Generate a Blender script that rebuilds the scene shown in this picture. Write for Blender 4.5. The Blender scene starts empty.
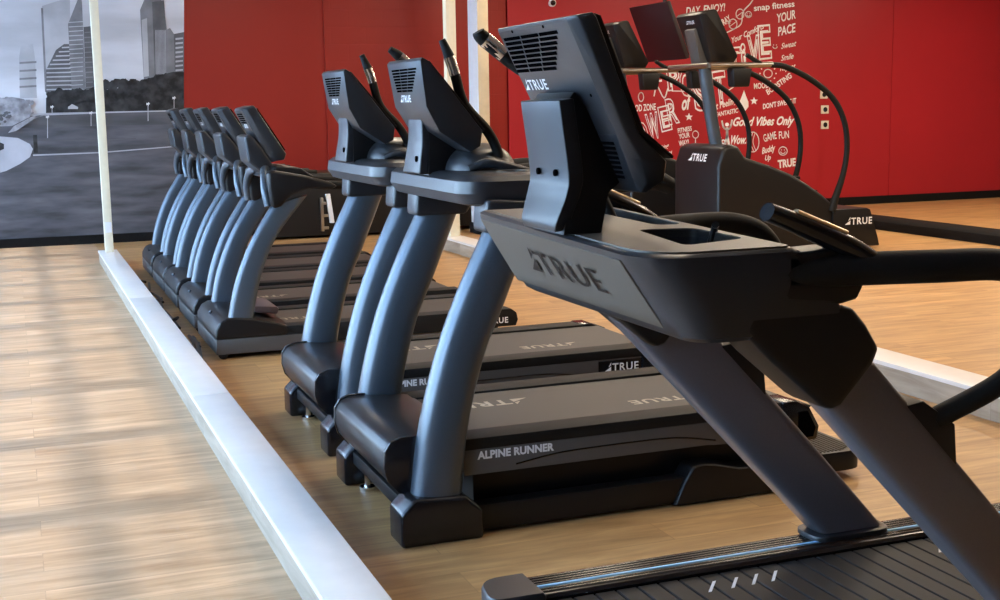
import bpy, bmesh, math, random
from mathutils import Vector, Matrix

random.seed(7)
S = bpy.context.scene
COL = S.collection

# ------------------------------------------------------------------ camera
CAM_R = [[0.9333617197482706, 0.0692755802130324, -0.3521885774619878],
         [-0.3585786104259161, 0.13611351334546, -0.9235228701173593],
         [-0.01603995802893371, 0.9882681849937969, 0.1518838841862312]]
CAM_H, CAM_F = 1.45, 1262.0
cam_data = bpy.data.cameras.new('camera')
cam_data.sensor_width = 36.0
cam_data.lens = CAM_F / 1000.0 * 36.0
cam_data.clip_start = 0.05
cam = bpy.data.objects.new('camera', cam_data)
COL.objects.link(cam)
m4 = Matrix(CAM_R).to_4x4()
m4.translation = (0, 0, CAM_H)
cam.matrix_world = m4
S.camera = cam

# ------------------------------------------------------------------ world, sun, room lamps, exposure
wd = bpy.data.worlds.new('World')
S.world = wd
wd.use_nodes = True
wn = wd.node_tree.nodes
wl = wd.node_tree.links
bg = wn['Background']
tc = wn.new('ShaderNodeTexCoord')
sp = wn.new('ShaderNodeSeparateXYZ')
rp = wn.new('ShaderNodeValToRGB')
wl.new(tc.outputs['Generated'], sp.inputs[0])
wl.new(sp.outputs['Z'], rp.inputs[0])
rp.color_ramp.elements[0].position = 0.0
rp.color_ramp.elements[0].color = (0.54, 0.77, 1.0, 1)
rp.color_ramp.elements[1].position = 0.8
rp.color_ramp.elements[1].color = (0.20, 0.45, 0.95, 1)
wl.new(rp.outputs[0], bg.inputs[0])
bg.inputs[1].default_value = 12.5

sun = bpy.data.lights.new('sun', 'SUN')
sun.energy = 2.1
sun.angle = math.radians(1.6)
sun.color = (0.95, 0.97, 1.0)
suno = bpy.data.objects.new('sun', sun)
COL.objects.link(suno)
suno.rotation_euler = Vector((1, 0.0, -1.0)).to_track_quat('-Z', 'Y').to_euler()

CEIL = 3.6


def ceiling_lamp(x, y, sx, sy, w, col):
    l = bpy.data.lights.new('ceiling_lamp', 'AREA')
    l.shape = 'RECTANGLE'
    l.size, l.size_y = sx, sy
    l.energy = w
    l.color = col
    o = bpy.data.objects.new('ceiling_lamp', l)
    COL.objects.link(o)
    o.location = (x, y, CEIL - 0.06)
    return o


WARM = (1.0, 0.84, 0.64)
for lx in (2.6, 5.6, 8.8, 12.0):
    for ly in (4.6, 8.5, 12.0):
        ceiling_lamp(lx, ly, 0.3, 1.8, 48 if lx > 3 else 24, WARM)

S.view_settings.view_transform = 'Standard'
S.view_settings.look = 'None'
S.view_settings.gamma = 1.0
S.view_settings.use_curve_mapping = False
S.view_settings.exposure = 0.72
S.cycles.use_denoising = True
S.cycles.max_bounces = 8
S.cycles.diffuse_bounces = 4
S.cycles.glossy_bounces = 4
S.cycles.caustics_reflective = False
S.cycles.caustics_refractive = False
S.cycles.sample_clamp_indirect = 6.0


# ------------------------------------------------------------------ materials
def mat(name, col, rough=0.5, metal=0.0, spec=0.5, noise=0.0, nscale=40.0, bump=0.0, coat=0.0):
    m = bpy.data.materials.new(name)
    m.use_nodes = True
    nt = m.node_tree
    b = nt.nodes['Principled BSDF']
    b.inputs['Base Color'].default_value = (*col, 1)
    b.inputs['Roughness'].default_value = rough
    b.inputs['Metallic'].default_value = metal
    b.inputs['Specular IOR Level'].default_value = spec
    b.inputs['Coat Weight'].default_value = coat
    b.inputs['Coat Roughness'].default_value = 0.22
    if noise or bump:
        t = nt.nodes.new('ShaderNodeTexCoord')
        n = nt.nodes.new('ShaderNodeTexNoise')
        n.inputs['Scale'].default_value = nscale
        n.inputs['Detail'].default_value = 4
        nt.links.new(t.outputs['Object'], n.inputs['Vector'])
        if noise:
            r = nt.nodes.new('ShaderNodeValToRGB')
            r.color_ramp.elements[0].color = (*[c * (1 - noise) for c in col], 1)
            r.color_ramp.elements[1].color = (*[min(1, c * (1 + noise)) for c in col], 1)
            r.color_ramp.elements[0].position = 0.3
            r.color_ramp.elements[1].position = 0.7
            nt.links.new(n.outputs['Fac'], r.inputs[0])
            nt.links.new(r.outputs[0], b.inputs['Base Color'])
        if bump:
            bp = nt.nodes.new('ShaderNodeBump')
            bp.inputs['Strength'].default_value = bump
            bp.inputs['Distance'].default_value = 0.002
            nt.links.new(n.outputs['Fac'], bp.inputs['Height'])
            nt.links.new(bp.outputs[0], b.inputs['Normal'])
    return m


M = {}
M['frame'] = mat('slate_metal_paint', (0.078, 0.102, 0.130), 0.34, 0.45, 0.45, 0.05, 300, 0.0, 0.42)
M['frame_flat'] = mat('slate_paint_satin', (0.140, 0.128, 0.142), 0.36, 0.2, 0.5, 0.05, 300, 0.0, 0.6)
M['shell'] = mat('charcoal_plastic', (0.016, 0.018, 0.022), 0.38, 0, 0.5, 0.06, 400, 0.12, 0.2)
M['black'] = mat('black_plastic', (0.005, 0.0048, 0.0055), 0.40, 0, 0.4, 0.1, 300)
M['gloss'] = mat('black_gloss_plastic', (0.008, 0.008, 0.010), 0.22, 0, 0.5, 0.1, 100)
M['hood'] = mat('hood_plastic', (0.010, 0.011, 0.013), 0.34, 0, 0.5, 0.1, 200)
M['panel'] = mat('warm_grey_panel', (0.112, 0.090, 0.068), 0.44, 0.0, 0.5, 0.05, 300)
M['tray'] = mat('warm_grey_tray', (0.080, 0.070, 0.056), 0.42, 0, 0.5, 0.05, 300)
M['belt'] = mat('belt_rubber', (0.050, 0.044, 0.036), 0.50, 0, 0.4, 0.08, 500, 0.1)
M['belt_dark'] = mat('slat_rubber', (0.009, 0.009, 0.010), 0.58, 0, 0.28, 0.12, 300, 0.1)
M['rubber'] = mat('black_rubber', (0.006, 0.0058, 0.0056), 0.62, 0, 0.25, 0.15, 200, 0.2)
M['step'] = mat('ribbed_step_rubber', (0.040, 0.031, 0.021), 0.5, 0, 0.4, 0.1, 200)
M['side'] = mat('grey_side_panel', (0.085, 0.080, 0.076), 0.42, 0.1, 0.5, 0.05, 300)
M['chrome'] = mat('chrome', (0.75, 0.74, 0.72), 0.16, 1.0)
M['steel'] = mat('brushed_steel', (0.42, 0.40, 0.37), 0.28, 1.0, 0.5, 0.06, 60)
M['gold_reflection'] = mat('sensor_gold_reflection', (0.80, 0.62, 0.36), 0.28, 0.8)  # chrome grip pad, its warm reflection put into the colour
M['white'] = mat('white_ink', (0.80, 0.80, 0.80), 0.5, 0, 0.3, 0.02, 30)
M['mark'] = mat('dark_ink', (0.022, 0.014, 0.010), 0.6, 0, 0.2, 0.02, 30)
M['tan'] = mat('pale_belt_ink', (0.42, 0.38, 0.30), 0.6, 0, 0.3, 0.1, 80)
M['stripe'] = mat('pale_blue_stripe', (0.30, 0.62, 0.92), 0.4, 0, 0.5, 0.03, 60)
M['hole'] = mat('dark_recess', (0.002, 0.002, 0.0025), 1.0, 0, 0.0, 0.1, 60)
M['screen'] = mat('dark_screen_glass', (0.010, 0.006, 0.007), 0.10, 0, 0.5, 0.1, 20)
M['screen_back'] = mat('display_back_red_reflection', (0.012, 0.004, 0.005), 0.5, 0, 0.5, 0.1, 60)  # dark case with the reflected red painted into its colour
M['mauve'] = mat('mauve_cover', (0.11, 0.075, 0.075), 0.5, 0, 0.4, 0.08, 60)
M['kerb_top'] = mat('white_laminate', (0.78, 0.74, 0.69), 0.36, 0, 0.5, 0.03, 12)
M['pole'] = mat('cream_paint', (0.78, 0.72, 0.55), 0.45, 0, 0.4, 0.03, 20)
M['white_paint'] = mat('white_paint', (0.78, 0.79, 0.80), 0.5, 0, 0.4, 0.03, 20)
M['plate'] = mat('ivory_plate', (0.72, 0.68, 0.58), 0.4, 0, 0.5, 0.03, 60)
M['base'] = mat('black_skirting', (0.008, 0.0075, 0.0075), 0.8, 0, 0.12, 0.15, 30)
M['ceil'] = mat('ceiling_paint', (0.55, 0.52, 0.48), 0.8, 0, 0.2, 0.03, 5)
M['wallpaint'] = mat('dark_grey_wall', (0.12, 0.11, 0.105), 0.8, 0, 0.2, 0.05, 5)
M['ground'] = mat('pavement', (0.42, 0.42, 0.40), 0.9, 0, 0.2, 0.1, 3)
M['bench'] = mat('brown_vinyl', (0.055, 0.038, 0.026), 0.4, 0, 0.5, 0.1, 20)


def red_wall(name, base, brick):
    m = mat(name, base, 0.42, 0, 0.35)
    nt = m.node_tree
    b = nt.nodes['Principled BSDF']
    t = nt.nodes.new('ShaderNodeTexCoord')
    n = nt.nodes.new('ShaderNodeTexNoise')
    n.inputs['Scale'].default_value = 1.1
    n.inputs['Detail'].default_value = 5
    nt.links.new(t.outputs['Object'], n.inputs['Vector'])
    r = nt.nodes.new('ShaderNodeValToRGB')
    r.color_ramp.elements[0].color = (*[c * 0.88 for c in base], 1)
    r.color_ramp.elements[1].color = (*[c * 1.1 for c in base], 1)
    nt.links.new(n.outputs['Fac'], r.inputs[0])
    nt.links.new(r.outputs[0], b.inputs['Base Color'])
    if brick:
        mp = nt.nodes.new('ShaderNodeMapping')
        mp.inputs['Rotation'].default_value = (math.pi / 2, 0, 0)
        nt.links.new(t.outputs['Object'], mp.inputs[0])
        k = nt.nodes.new('ShaderNodeTexBrick')
        k.inputs['Scale'].default_value = 1.0
        k.inputs['Brick Width'].default_value = 0.42
        k.inputs['Row Height'].default_value = 0.2
        k.inputs['Mortar Size'].default_value = 0.008
        nt.links.new(mp.outputs[0], k.inputs['Vector'])
        bp = nt.nodes.new('ShaderNodeBump')
        bp.inputs['Strength'].default_value = 0.35
        bp.inputs['Distance'].default_value = 0.004
        bp.invert = True
        nt.links.new(k.outputs['Fac'], bp.inputs['Height'])
        nt.links.new(bp.outputs[0], b.inputs['Normal'])
    return m


M['red_brick'] = red_wall('red_painted_block', (0.26, 0.014, 0.008), True)
M['red'] = red_wall('red_panel', (0.38, 0.015, 0.022), False)
M['red_flat'] = red_wall('red_smooth', (0.265, 0.014, 0.008), False)


def wood(name, c0, c1, rough, plank_w, plank_l, gap=0.6, upright=False):
    m = mat(name, c0, rough, 0, 0.5)
    nt = m.node_tree
    b = nt.nodes['Principled BSDF']
    t = nt.nodes.new('ShaderNodeTexCoord')
    src = t.outputs['Object']
    if upright:
        sx = nt.nodes.new('ShaderNodeSeparateXYZ')
        cx = nt.nodes.new('ShaderNodeCombineXYZ')
        nt.links.new(src, sx.inputs[0])
        nt.links.new(sx.outputs['Y'], cx.inputs['X'])
        nt.links.new(sx.outputs['Z'], cx.inputs['Y'])
        nt.links.new(sx.outputs['X'], cx.inputs['Z'])
        src = cx.outputs[0]
    # long grain
    mp = nt.nodes.new('ShaderNodeMapping')
    mp.inputs['Scale'].default_value = (1.2, 10.0, 1.4)
    nt.links.new(src, mp.inputs[0])
    br = nt.nodes.new('ShaderNodeTexBrick')
    br.inputs['Scale'].default_value = 1.0
    br.inputs['Brick Width'].default_value = plank_l
    br.inputs['Row Height'].default_value = plank_w
    br.inputs['Mortar Size'].default_value = 0.0016
    br.inputs['Bias'].default_value = 0.0
    br.offset = 0.37
    br.inputs['Color1'].default_value = (0.0, 0, 0, 1)
    br.inputs['Color2'].default_value = (1, 1, 1, 1)
    br.inputs['Mortar'].default_value = (0.5, 0.5, 0.5, 1)
    nt.links.new(src, br.inputs['Vector'])
    ad = nt.nodes.new('ShaderNodeVectorMath')
    ad.operation = 'MULTIPLY_ADD'
    ad.inputs[1].default_value = (7, 7, 7)
    nt.links.new(br.outputs['Color'], ad.inputs[0])
    nt.links.new(mp.outputs[0], ad.inputs[2])
    n = nt.nodes.new('ShaderNodeTexNoise')
    n.inputs['Scale'].default_value = 1.6
    n.inputs['Detail'].default_value = 7
    n.inputs['Roughness'].default_value = 0.62
    n.inputs['Distortion'].default_value = 0.6
    nt.links.new(ad.outputs[0], n.inputs['Vector'])
    r = nt.nodes.new('ShaderNodeValToRGB')
    r.color_ramp.elements[0].position = 0.33
    r.color_ramp.elements[1].position = 0.68
    r.color_ramp.elements[0].color = (*c0, 1)
    r.color_ramp.elements[1].color = (*c1, 1)
    nt.links.new(n.outputs['Fac'], r.inputs[0])
    mx = nt.nodes.new('ShaderNodeMix')
    mx.data_type = 'RGBA'
    mx.blend_type = 'MULTIPLY'
    mx.inputs['Factor'].default_value = 0.16
    nt.links.new(r.outputs[0], mx.inputs[6])
    nt.links.new(br.outputs['Color'], mx.inputs[7])
    mm = nt.nodes.new('ShaderNodeMix')
    mm.data_type = 'RGBA'
    mm.blend_type = 'MIX'
    gm = nt.nodes.new('ShaderNodeMath')
    gm.operation = 'MULTIPLY'
    gm.inputs[1].default_value = gap
    nt.links.new(br.outputs['Fac'], gm.inputs[0])
    nt.links.new(gm.outputs[0], mm.inputs['Factor'])
    nt.links.new(mx.outputs[2], mm.inputs[6])
    mm.inputs[7].default_value = (*[c * 0.55 for c in c0], 1)
    nt.links.new(mm.outputs[2], b.inputs['Base Color'])
    rr = nt.nodes.new('ShaderNodeMapRange')
    rr.inputs[3].default_value = rough - 0.05
    rr.inputs[4].default_value = rough + 0.08
    nt.links.new(n.outputs['Fac'], rr.inputs[0])
    nt.links.new(rr.outputs[0], b.inputs['Roughness'])
    return m


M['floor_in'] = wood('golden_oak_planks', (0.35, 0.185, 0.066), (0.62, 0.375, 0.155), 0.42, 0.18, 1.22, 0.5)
M['floor_out'] = wood('daylit_oak_planks', (0.44, 0.255, 0.125), (0.74, 0.480, 0.275), 0.40, 0.18, 1.22, 0.35)  # same planks as inside; daylight and window glare put into the paler colour
M['kerb_side'] = wood('grey_oak_facing', (0.34, 0.27, 0.19), (0.56, 0.47, 0.36), 0.5, 0.3, 1.22, 0.4, True)


# ------------------------------------------------------------------ mesh toolkit
class MB:
    """collects shapes in one bmesh"""

    def __init__(self):
        self.bm = bmesh.new()

    def _merge(self, tb, mi=0):
        for f in tb.faces:
            f.material_index = mi
        me = bpy.data.meshes.new('tmp')
        tb.to_mesh(me)
        tb.free()
        self.bm.from_mesh(me)
        bpy.data.meshes.remove(me)

    def _bevel(self, tb, bev, seg, ang=28):
        if bev <= 0:
            return
        tb.normal_update()
        es = [e for e in tb.edges if len(e.link_faces) == 2 and e.calc_face_angle(0) > math.radians(ang)]
        bmesh.ops.bevel(tb, geom=es, offset=bev, segments=seg, profile=0.6, affect='EDGES', clamp_overlap=True)

    def box(self, x0, x1, y0, y1, z0, z1, bev=0, seg=2, mi=0):
        return self.prism([(x0, z0), (x1, z0), (x1, z1), (x0, z1)], y0, y1, bev, seg, mi)

    def prism(self, poly, y0, y1, bev=0, seg=2, mi=0, taper=None):
        """polygon in XZ pushed along Y"""
        tb = bmesh.new()
        a = [tb.verts.new((p[0], y0, p[1])) for p in poly]
        q = poly if taper is None else taper
        b = [tb.verts.new((p[0], y1, p[1])) for p in q]
        n = len(poly)
        tb.faces.new(a)
        tb.faces.new(b[::-1])
        for i in range(n):
            tb.faces.new((a[i], b[i], b[(i + 1) % n], a[(i + 1) % n]))
        bmesh.ops.recalc_face_normals(tb, faces=tb.faces)
        self._bevel(tb, bev, seg)
        self._merge(tb, mi)
        return self

    def rings(self, rings, cap=True, bev=0, seg=2, mi=0):
        tb = bmesh.new()
        vs = [[tb.verts.new(p) for p in r] for r in rings]
        n = len(rings[0])
        for k in range(len(vs) - 1):
            for i in range(n):
                tb.faces.new((vs[k][i], vs[k][(i + 1) % n], vs[k + 1][(i + 1) % n], vs[k + 1][i]))
        if cap:
            tb.faces.new(vs[0][::-1])
            tb.faces.new(vs[-1])
        bmesh.ops.recalc_face_normals(tb, faces=tb.faces)
        self._bevel(tb, bev, seg, 40)
        self._merge(tb, mi)
        return self

    def tube(self, pts, r, n=14, smooth=6, squash=None, mi=0):
        P = catmull(pts, smooth) if smooth > 1 and len(pts) > 2 else [Vector(p) for p in pts]
        L = len(P)
        R = [r] * L if not isinstance(r, (list, tuple)) else [lerp_list(r, i / (L - 1)) for i in range(L)]
        T = []
        for i in range(L):
            T.append((P[min(i + 1, L - 1)] - P[max(i - 1, 0)]).normalized())
        u = Vector((0, 1, 0)) if abs(T[0].y) < 0.9 else Vector((0, 0, 1))
        rings = []
        for i in range(L):
            u = (u - T[i] * u.dot(T[i])).normalized()
            v = T[i].cross(u)
            sy = 1 if squash is None else squash
            rings.append([P[i] + u * (R[i] * math.cos(2 * math.pi * k / n)) + v * (R[i] * sy * math.sin(2 * math.pi * k / n)) for k in range(n)])
        return self.rings(rings, True, 0, 1, mi)

    def cyl(self, p0, p1, r, n=20, r1=None, bev=0, mi=0):
        p0, p1 = Vector(p0), Vector(p1)
        t = (p1 - p0).normalized()
        u = t.orthogonal().normalized()
        v = t.cross(u)
        r1 = r if r1 is None else r1
        rg = [[p + u * (q * math.cos(2 * math.pi * k / n)) + v * (q * math.sin(2 * math.pi * k / n)) for k in range(n)] for p, q in ((p0, r), (p1, r1))]
        return self.rings(rg, True, bev, 2, mi)

    def dome(self, c, rx, ry, rz, n=28, m=10, power=2.0, mi=0):
        """half ellipsoid standing on z = c.z"""
        rg = []
        for j in range(m):
            a = (math.pi / 2) * j / m
            k = math.cos(a) ** (2 / power)
            rg.append([(c[0] + rx * k * sg(math.cos(2 * math.pi * i / n), 2.4), c[1] + ry * k * sg(math.sin(2 * math.pi * i / n), 2.4), c[2] + rz * math.sin(a)) for i in range(n)])
        rg.append([(c[0] + rx * .02 * math.cos(2 * math.pi * i / n), c[1] + ry * .02 * math.sin(2 * math.pi * i / n), c[2] + rz) for i in range(n)])
        return self.rings(rg, True, 0, 1, mi)

    def blade(self, Ls, Rs, y, t, n=24, ex=3.0, smooth=8, mi=0):
        """upright: sections from left edge points to right edge points, half thickness t, superellipse corners"""
        L = catmull([(p[0], 0, p[1]) for p in Ls], smooth)
        Rr = catmull([(p[0], 0, p[1]) for p in Rs], smooth)
        rg = []
        for a, b in zip(L, Rr):
            c = (a + b) / 2
            h = (b - a) / 2
            rg.append([c + h * sg(math.cos(2 * math.pi * k / n), ex) + Vector((0, y + t * sg(math.sin(2 * math.pi * k / n), ex), 0)) for k in range(n)])
        return self.rings(rg, True, 0, 1, mi)

    def poly(self, pts, mi=0):
        tb = bmesh.new()
        tb.faces.new([tb.verts.new(p) for p in pts])
        bmesh.ops.triangulate(tb, faces=tb.faces)
        self._merge(tb, mi)
        return self

    def build(self, name, mats, parent=None, off=(0, 0, 0), ang=32):
        if off[0] or off[1] or off[2]:
            bmesh.ops.translate(self.bm, verts=self.bm.verts, vec=(-off[0], -off[1], -off[2]))
        me = bpy.data.meshes.new(name)
        self.bm.to_mesh(me)
        self.bm.free()
        for p in me.polygons:
            p.use_smooth = True
        me.set_sharp_from_angle(angle=math.radians(ang))
        for m in (mats if isinstance(mats, (list, tuple)) else [mats]):
            me.materials.append(m)
        o = bpy.data.objects.new(name, me)
        COL.objects.link(o)
        if parent:
            o.parent = parent
        return o


def sg(v, ex):
    return math.copysign(abs(v) ** (2.0 / ex), v)


def catmull(pts, k):
    P = [Vector(p) for p in pts]
    if len(P) < 3:
        return P
    out = []
    Q = [P[0] * 2 - P[1]] + P + [P[-1] * 2 - P[-2]]
    for i in range(1, len(Q) - 2):
        a, b, c, d = Q[i - 1], Q[i], Q[i + 1], Q[i + 2]
        for j in range(k):
            t = j / k
            out.append(0.5 * ((2 * b) + (c - a) * t + (2 * a - 5 * b + 4 * c - d) * t * t + (3 * b - a - 3 * c + d) * t ** 3))
    out.append(P[-1])
    return out


def lerp_list(r, f):
    x = f * (len(r) - 1)
    i = min(int(x), len(r) - 2)
    return r[i] + (r[i + 1] - r[i]) * (x - i)


def round_poly(pts, rad, n=6):
    """plan polygon with rounded corners: list of (x, y); rad per corner"""
    out = []
    N = len(pts)
    for i in range(N):
        p = Vector(pts[i])
        a = (Vector(pts[i - 1]) - p)
        b = (Vector(pts[(i + 1) % N]) - p)
        r = min(rad[i], a.length * 0.49, b.length * 0.49)
        s, e = p + a.normalized() * r, p + b.normalized() * r
        for k in range(n + 1):
            t = k / n
            out.append(tuple(s * (1 - t) ** 2 + p * 2 * t * (1 - t) + e * t * t))
    return out


def cut(o, mb):
    """carve a recess with a boolean and keep the evaluated mesh"""
    c = mb.build('cutter', M['hole'])
    c.parent = o.parent
    md = o.modifiers.new('cut', 'BOOLEAN')
    md.operation = 'DIFFERENCE'
    md.solver = 'EXACT'
    md.object = c
    bpy.context.view_layer.update()
    dg = bpy.context.evaluated_depsgraph_get()
    me = bpy.data.meshes.new_from_object(o.evaluated_get(dg))
    o.modifiers.clear()
    old = o.data
    o.data = me
    for p in me.polygons:
        p.use_smooth = True
    me.set_sharp_from_angle(angle=math.radians(32))
    while len(me.materials) > 1:
        me.materials.pop()
    me.name = o.name
    bpy.data.objects.remove(c)
    return o


def text_into(mb, body, origin, right, up, h, bold=0.0, shear=0.0, space=1.0, align='LEFT', depth=0.0006, outline=0.0, mi=0, width=None):
    """lettering: h = capital height; baseline origin; right/up are unit vectors"""
    cu = bpy.data.curves.new('lettering', 'FONT')
    cu.body = body
    cu.size = 1.0
    cu.shear = shear
    cu.space_character = space
    cu.align_x = align
    cu.resolution_u = 3
    cu.offset = bold + (0.010 if depth == 0.0006 and not outline and bold >= 0 else 0)
    if outline:
        cu.fill_mode = 'NONE'
        cu.bevel_depth = outline
        cu.bevel_resolution = 0
    o = bpy.data.objects.new('lettering', cu)
    COL.objects.link(o)
    bpy.context.view_layer.update()
    me = bpy.data.meshes.new_from_object(o.evaluated_get(bpy.context.evaluated_depsgraph_get()))
    bpy.data.objects.remove(o)
    bpy.data.curves.remove(cu)
    right, up = Vector(right).normalized(), Vector(up).normalized()
    nrm = right.cross(up)
    k = h / 0.70
    xs = [v.co.x for v in me.vertices] or [0, 1]
    x00 = min(xs) if width else 0.0
    kx = k if width is None else width / max(1e-6, max(xs) - min(xs))
    for v in me.vertices:
        c = v.co.copy()
        v.co = Vector(origin) + right * ((c.x - x00) * kx) + up * (c.y * k) + nrm * (depth + c.z * k * .5)
    for p in me.polygons:
        p.material_index = mi
    mb.bm.from_mesh(me)
    bpy.data.meshes.remove(me)
    return mb


def logo_into(mb, origin, right, up, h, mi=0, depth=0.0006, width=None, bold=0.018):
    """sail mark followed by the word"""
    right, up = Vector(right).normalized(), Vector(up).normalized()
    nrm = right.cross(up)
    o = Vector(origin) + nrm * depth

    def q(a, b):
        return o + right * (a * h) + up * (b * h)
    mb.poly([q(0, 0), q(.95, 0), q(.95, .62)], mi)
    mb.poly([q(.55, .52), q(.95, .78), q(.95, 1.15)], mi)
    text_into(mb, 'TRUE', q(1.12, 0) - nrm * depth, right, up, h, bold=bold, space=1.14, mi=mi, depth=depth, width=width)
    return mb


def empty(name, loc, label=None, cat=None, group=None):
    o = bpy.data.objects.new(name, None)
    o.empty_display_size = 0.2
    COL.objects.link(o)
    o.location = loc
    return tag(o, label, cat, group)


def tag(o, label=None, cat=None, group=None, kind=None):
    if label:
        o['label'] = label
    if cat:
        o['category'] = cat
    if group:
        o['group'] = group
    if kind:
        o['kind'] = kind
    return o


def copy_tree(o, parent=None):
    c = o.copy()
    COL.objects.link(c)
    if parent:
        c.parent = parent
    for ch in list(o.children):
        copy_tree(ch, c)
    return c


# ------------------------------------------------------------------ the room
XL, XR, YF, YB = -2.6, 16.5, -2.5, 14.8
f = MB()
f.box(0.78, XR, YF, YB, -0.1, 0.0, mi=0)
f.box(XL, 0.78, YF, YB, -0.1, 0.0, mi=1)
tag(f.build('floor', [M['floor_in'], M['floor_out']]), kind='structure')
c = MB()
c.box(XL - .15, XR + .15, YF - .15, YB + .15, CEIL, CEIL + 0.1)
tag(c.build('ceiling', M['ceil']), kind='structure')
w = MB()
w.box(XL - .15, 3.49, YB, YB + 0.15, 0, CEIL, mi=0)
w.box(3.49, 5.77, YB - 0.03, YB + 0.15, 0, CEIL, mi=1)
w.box(5.77, 10.36, YB, YB + 0.15, 0, CEIL, mi=2)
w.box(10.36, 11.555, YB - 0.02, YB + 0.15, 0, CEIL, mi=2)
w.box(11.565, XR + .15, YB - 0.02, YB + 0.15, 0, CEIL, mi=2)
w.box(11.555, 11.565, YB - 0.012, YB + 0.15, 0, CEIL, mi=2)
tag(w.build('wall_back', [M['red_flat'], M['red_brick'], M['red']]), kind='structure')
w = MB()
w.box(XR, XR + .15, YF, YB, 0, CEIL)
tag(w.build('wall_right', M['wallpaint']), kind='structure')
w = MB()
w.box(XL - .15, XR + .15, YF - .15, YF, 0, CEIL)
tag(w.build('wall_front', M['wallpaint']), kind='structure')
b = MB()
b.box(XL, 5.77, YB - 0.045, YB - 0.03, 0, 0.10)
b.box(5.77, XR, YB - 0.045, YB - 0.02, 0, 0.11)
tag(b.build('baseboard_back', M['base']), kind='structure')
g = MB()
g.box(-60, XL - .15, -40, 60, -0.25, -0.12)
tag(g.build('ground', M['ground']), kind='structure')

# window wall on the left: bays of 1.12 m with transoms
w = MB()
WZ0, WZ1 = 0.42, 3.30
w.box(XL - .15, XL, YF, YB, 0, WZ0)
w.box(XL - .15, XL, YF, YB, WZ1, CEIL)
bays = []
w.box(XL - .15, XL, YF, 1.2, WZ0, WZ1)  # unseen stretch kept windowless so daylight stays off the near machine sides
y = 1.2
PITCH, MULL = 1.13, 0.22
while y < YB - 0.3:
    w.box(XL - .15, XL, y, min(y + MULL, YB), WZ0, WZ1)
    bays.append((y + MULL, min(y + PITCH, YB)))
    y += PITCH
tag(w.build('wall_left', M['white_paint']), kind='structure')
gm = bpy.data.materials.new('window_glass')
gm.use_nodes = True
nt = gm.node_tree
nt.nodes.clear()
out = nt.nodes.new('ShaderNodeOutputMaterial')
mx = nt.nodes.new('ShaderNodeMixShader')
tr = nt.nodes.new('ShaderNodeBsdfTransparent')
gl = nt.nodes.new('ShaderNodeBsdfGlossy')
gl.inputs['Roughness'].default_value = 0.02
mx.inputs[0].default_value = 0.06
nt.links.new(tr.outputs[0], mx.inputs[1])
nt.links.new(gl.outputs[0], mx.inputs[2])
nt.links.new(mx.outputs[0], out.inputs[0])
M['glass'] = gm
for i, (y0, y1) in enumerate(bays):
    fr = MB()
    for z in (1.32, 2.09, 2.86):
        fr.box(XL - .10, XL - .04, y0, y1, z - 0.06, z + 0.06)
    for z in (0.9, 1.7, 2.47, 3.08):
        fr.box(XL - .085, XL - .055, y0, y1, z - 0.010, z + 0.010)
    fr.box(XL - .085, XL - .055, (y0 + y1) / 2 - .012, (y0 + y1) / 2 + .012, WZ0, WZ1)
    wo = fr.build('window_%d' % (i + 1), M['white_paint'])
    tag(wo, kind='structure')
    p = MB()
    p.box(XL - .072, XL - .068, y0, y1, WZ0, WZ1)
    p.build('pane', M['glass'], wo)

# kerbs round the treadmill bay
KH = 0.12


def kerb(name, x0, x1, y0, y1, h):
    k = MB()
    k.box(x0 + .006, x1 - .006, y0, y1 - .004, 0, h - 0.022, mi=1)
    ys = [y0, y0 + (y1 - y0) * .28, y0 + (y1 - y0) * .56, y1]
    ys = [y0, 5.97, 9.4, y1]
    for a, bb in zip(ys[:-1], ys[1:]):
        k.box(x0, x1, a + .002, bb - .002, h - 0.022, h, bev=0.003, mi=0)
    return tag(k.build(name, [M['kerb_top'], M['kerb_side']]), kind='structure')


kerb('trim_1', 0.71, 0.885, -1.5, 12.85, KH)
kerb('trim_2', 4.06, 4.275, -1.5, 12.45, 0.135)

# slender poles on the kerb ends, the column by the back wall
p = MB()
p.box(0.765, 0.842, 12.62, 12.70, KH, CEIL, bev=.006)
pl = p.build('pole', M['pole'])
tag(pl, 'slender cream pole standing on the far end of the left white kerb', 'pole')
p = MB()
p.box(0.770, 0.836, 12.614, 12.62, KH + .19, KH + .29)
p.build('access_plate', M['white_paint'], pl)
p = MB()
p.box(4.13, 4.235, 12.22, 12.32, 0.135, CEIL, bev=.006)
tag(p.build('pole', M['pole']), 'slender cream pole on the far end of the right white kerb, beside the wide column', 'pole')
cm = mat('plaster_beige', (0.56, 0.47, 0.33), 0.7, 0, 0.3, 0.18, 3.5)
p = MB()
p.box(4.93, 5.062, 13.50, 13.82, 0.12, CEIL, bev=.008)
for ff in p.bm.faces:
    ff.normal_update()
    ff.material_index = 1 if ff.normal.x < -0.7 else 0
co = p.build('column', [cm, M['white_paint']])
tag(co, kind='structure')
p = MB()
p.box(4.915, 5.077, 13.485, 13.835, 0, 0.12, bev=.004)
p.build('skirting', M['base'], co)


# pixel of the photograph -> point on the back wall plane (used for the flat printed murals only)
def on_wall(px, py, d=0.0):
    v = Matrix(CAM_R) @ Vector((px - 500, -(py - 300), -CAM_F))
    t = (YB - d) / v.y
    return Vector((v.x * t, YB - d, CAM_H + v.z * t))


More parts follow.
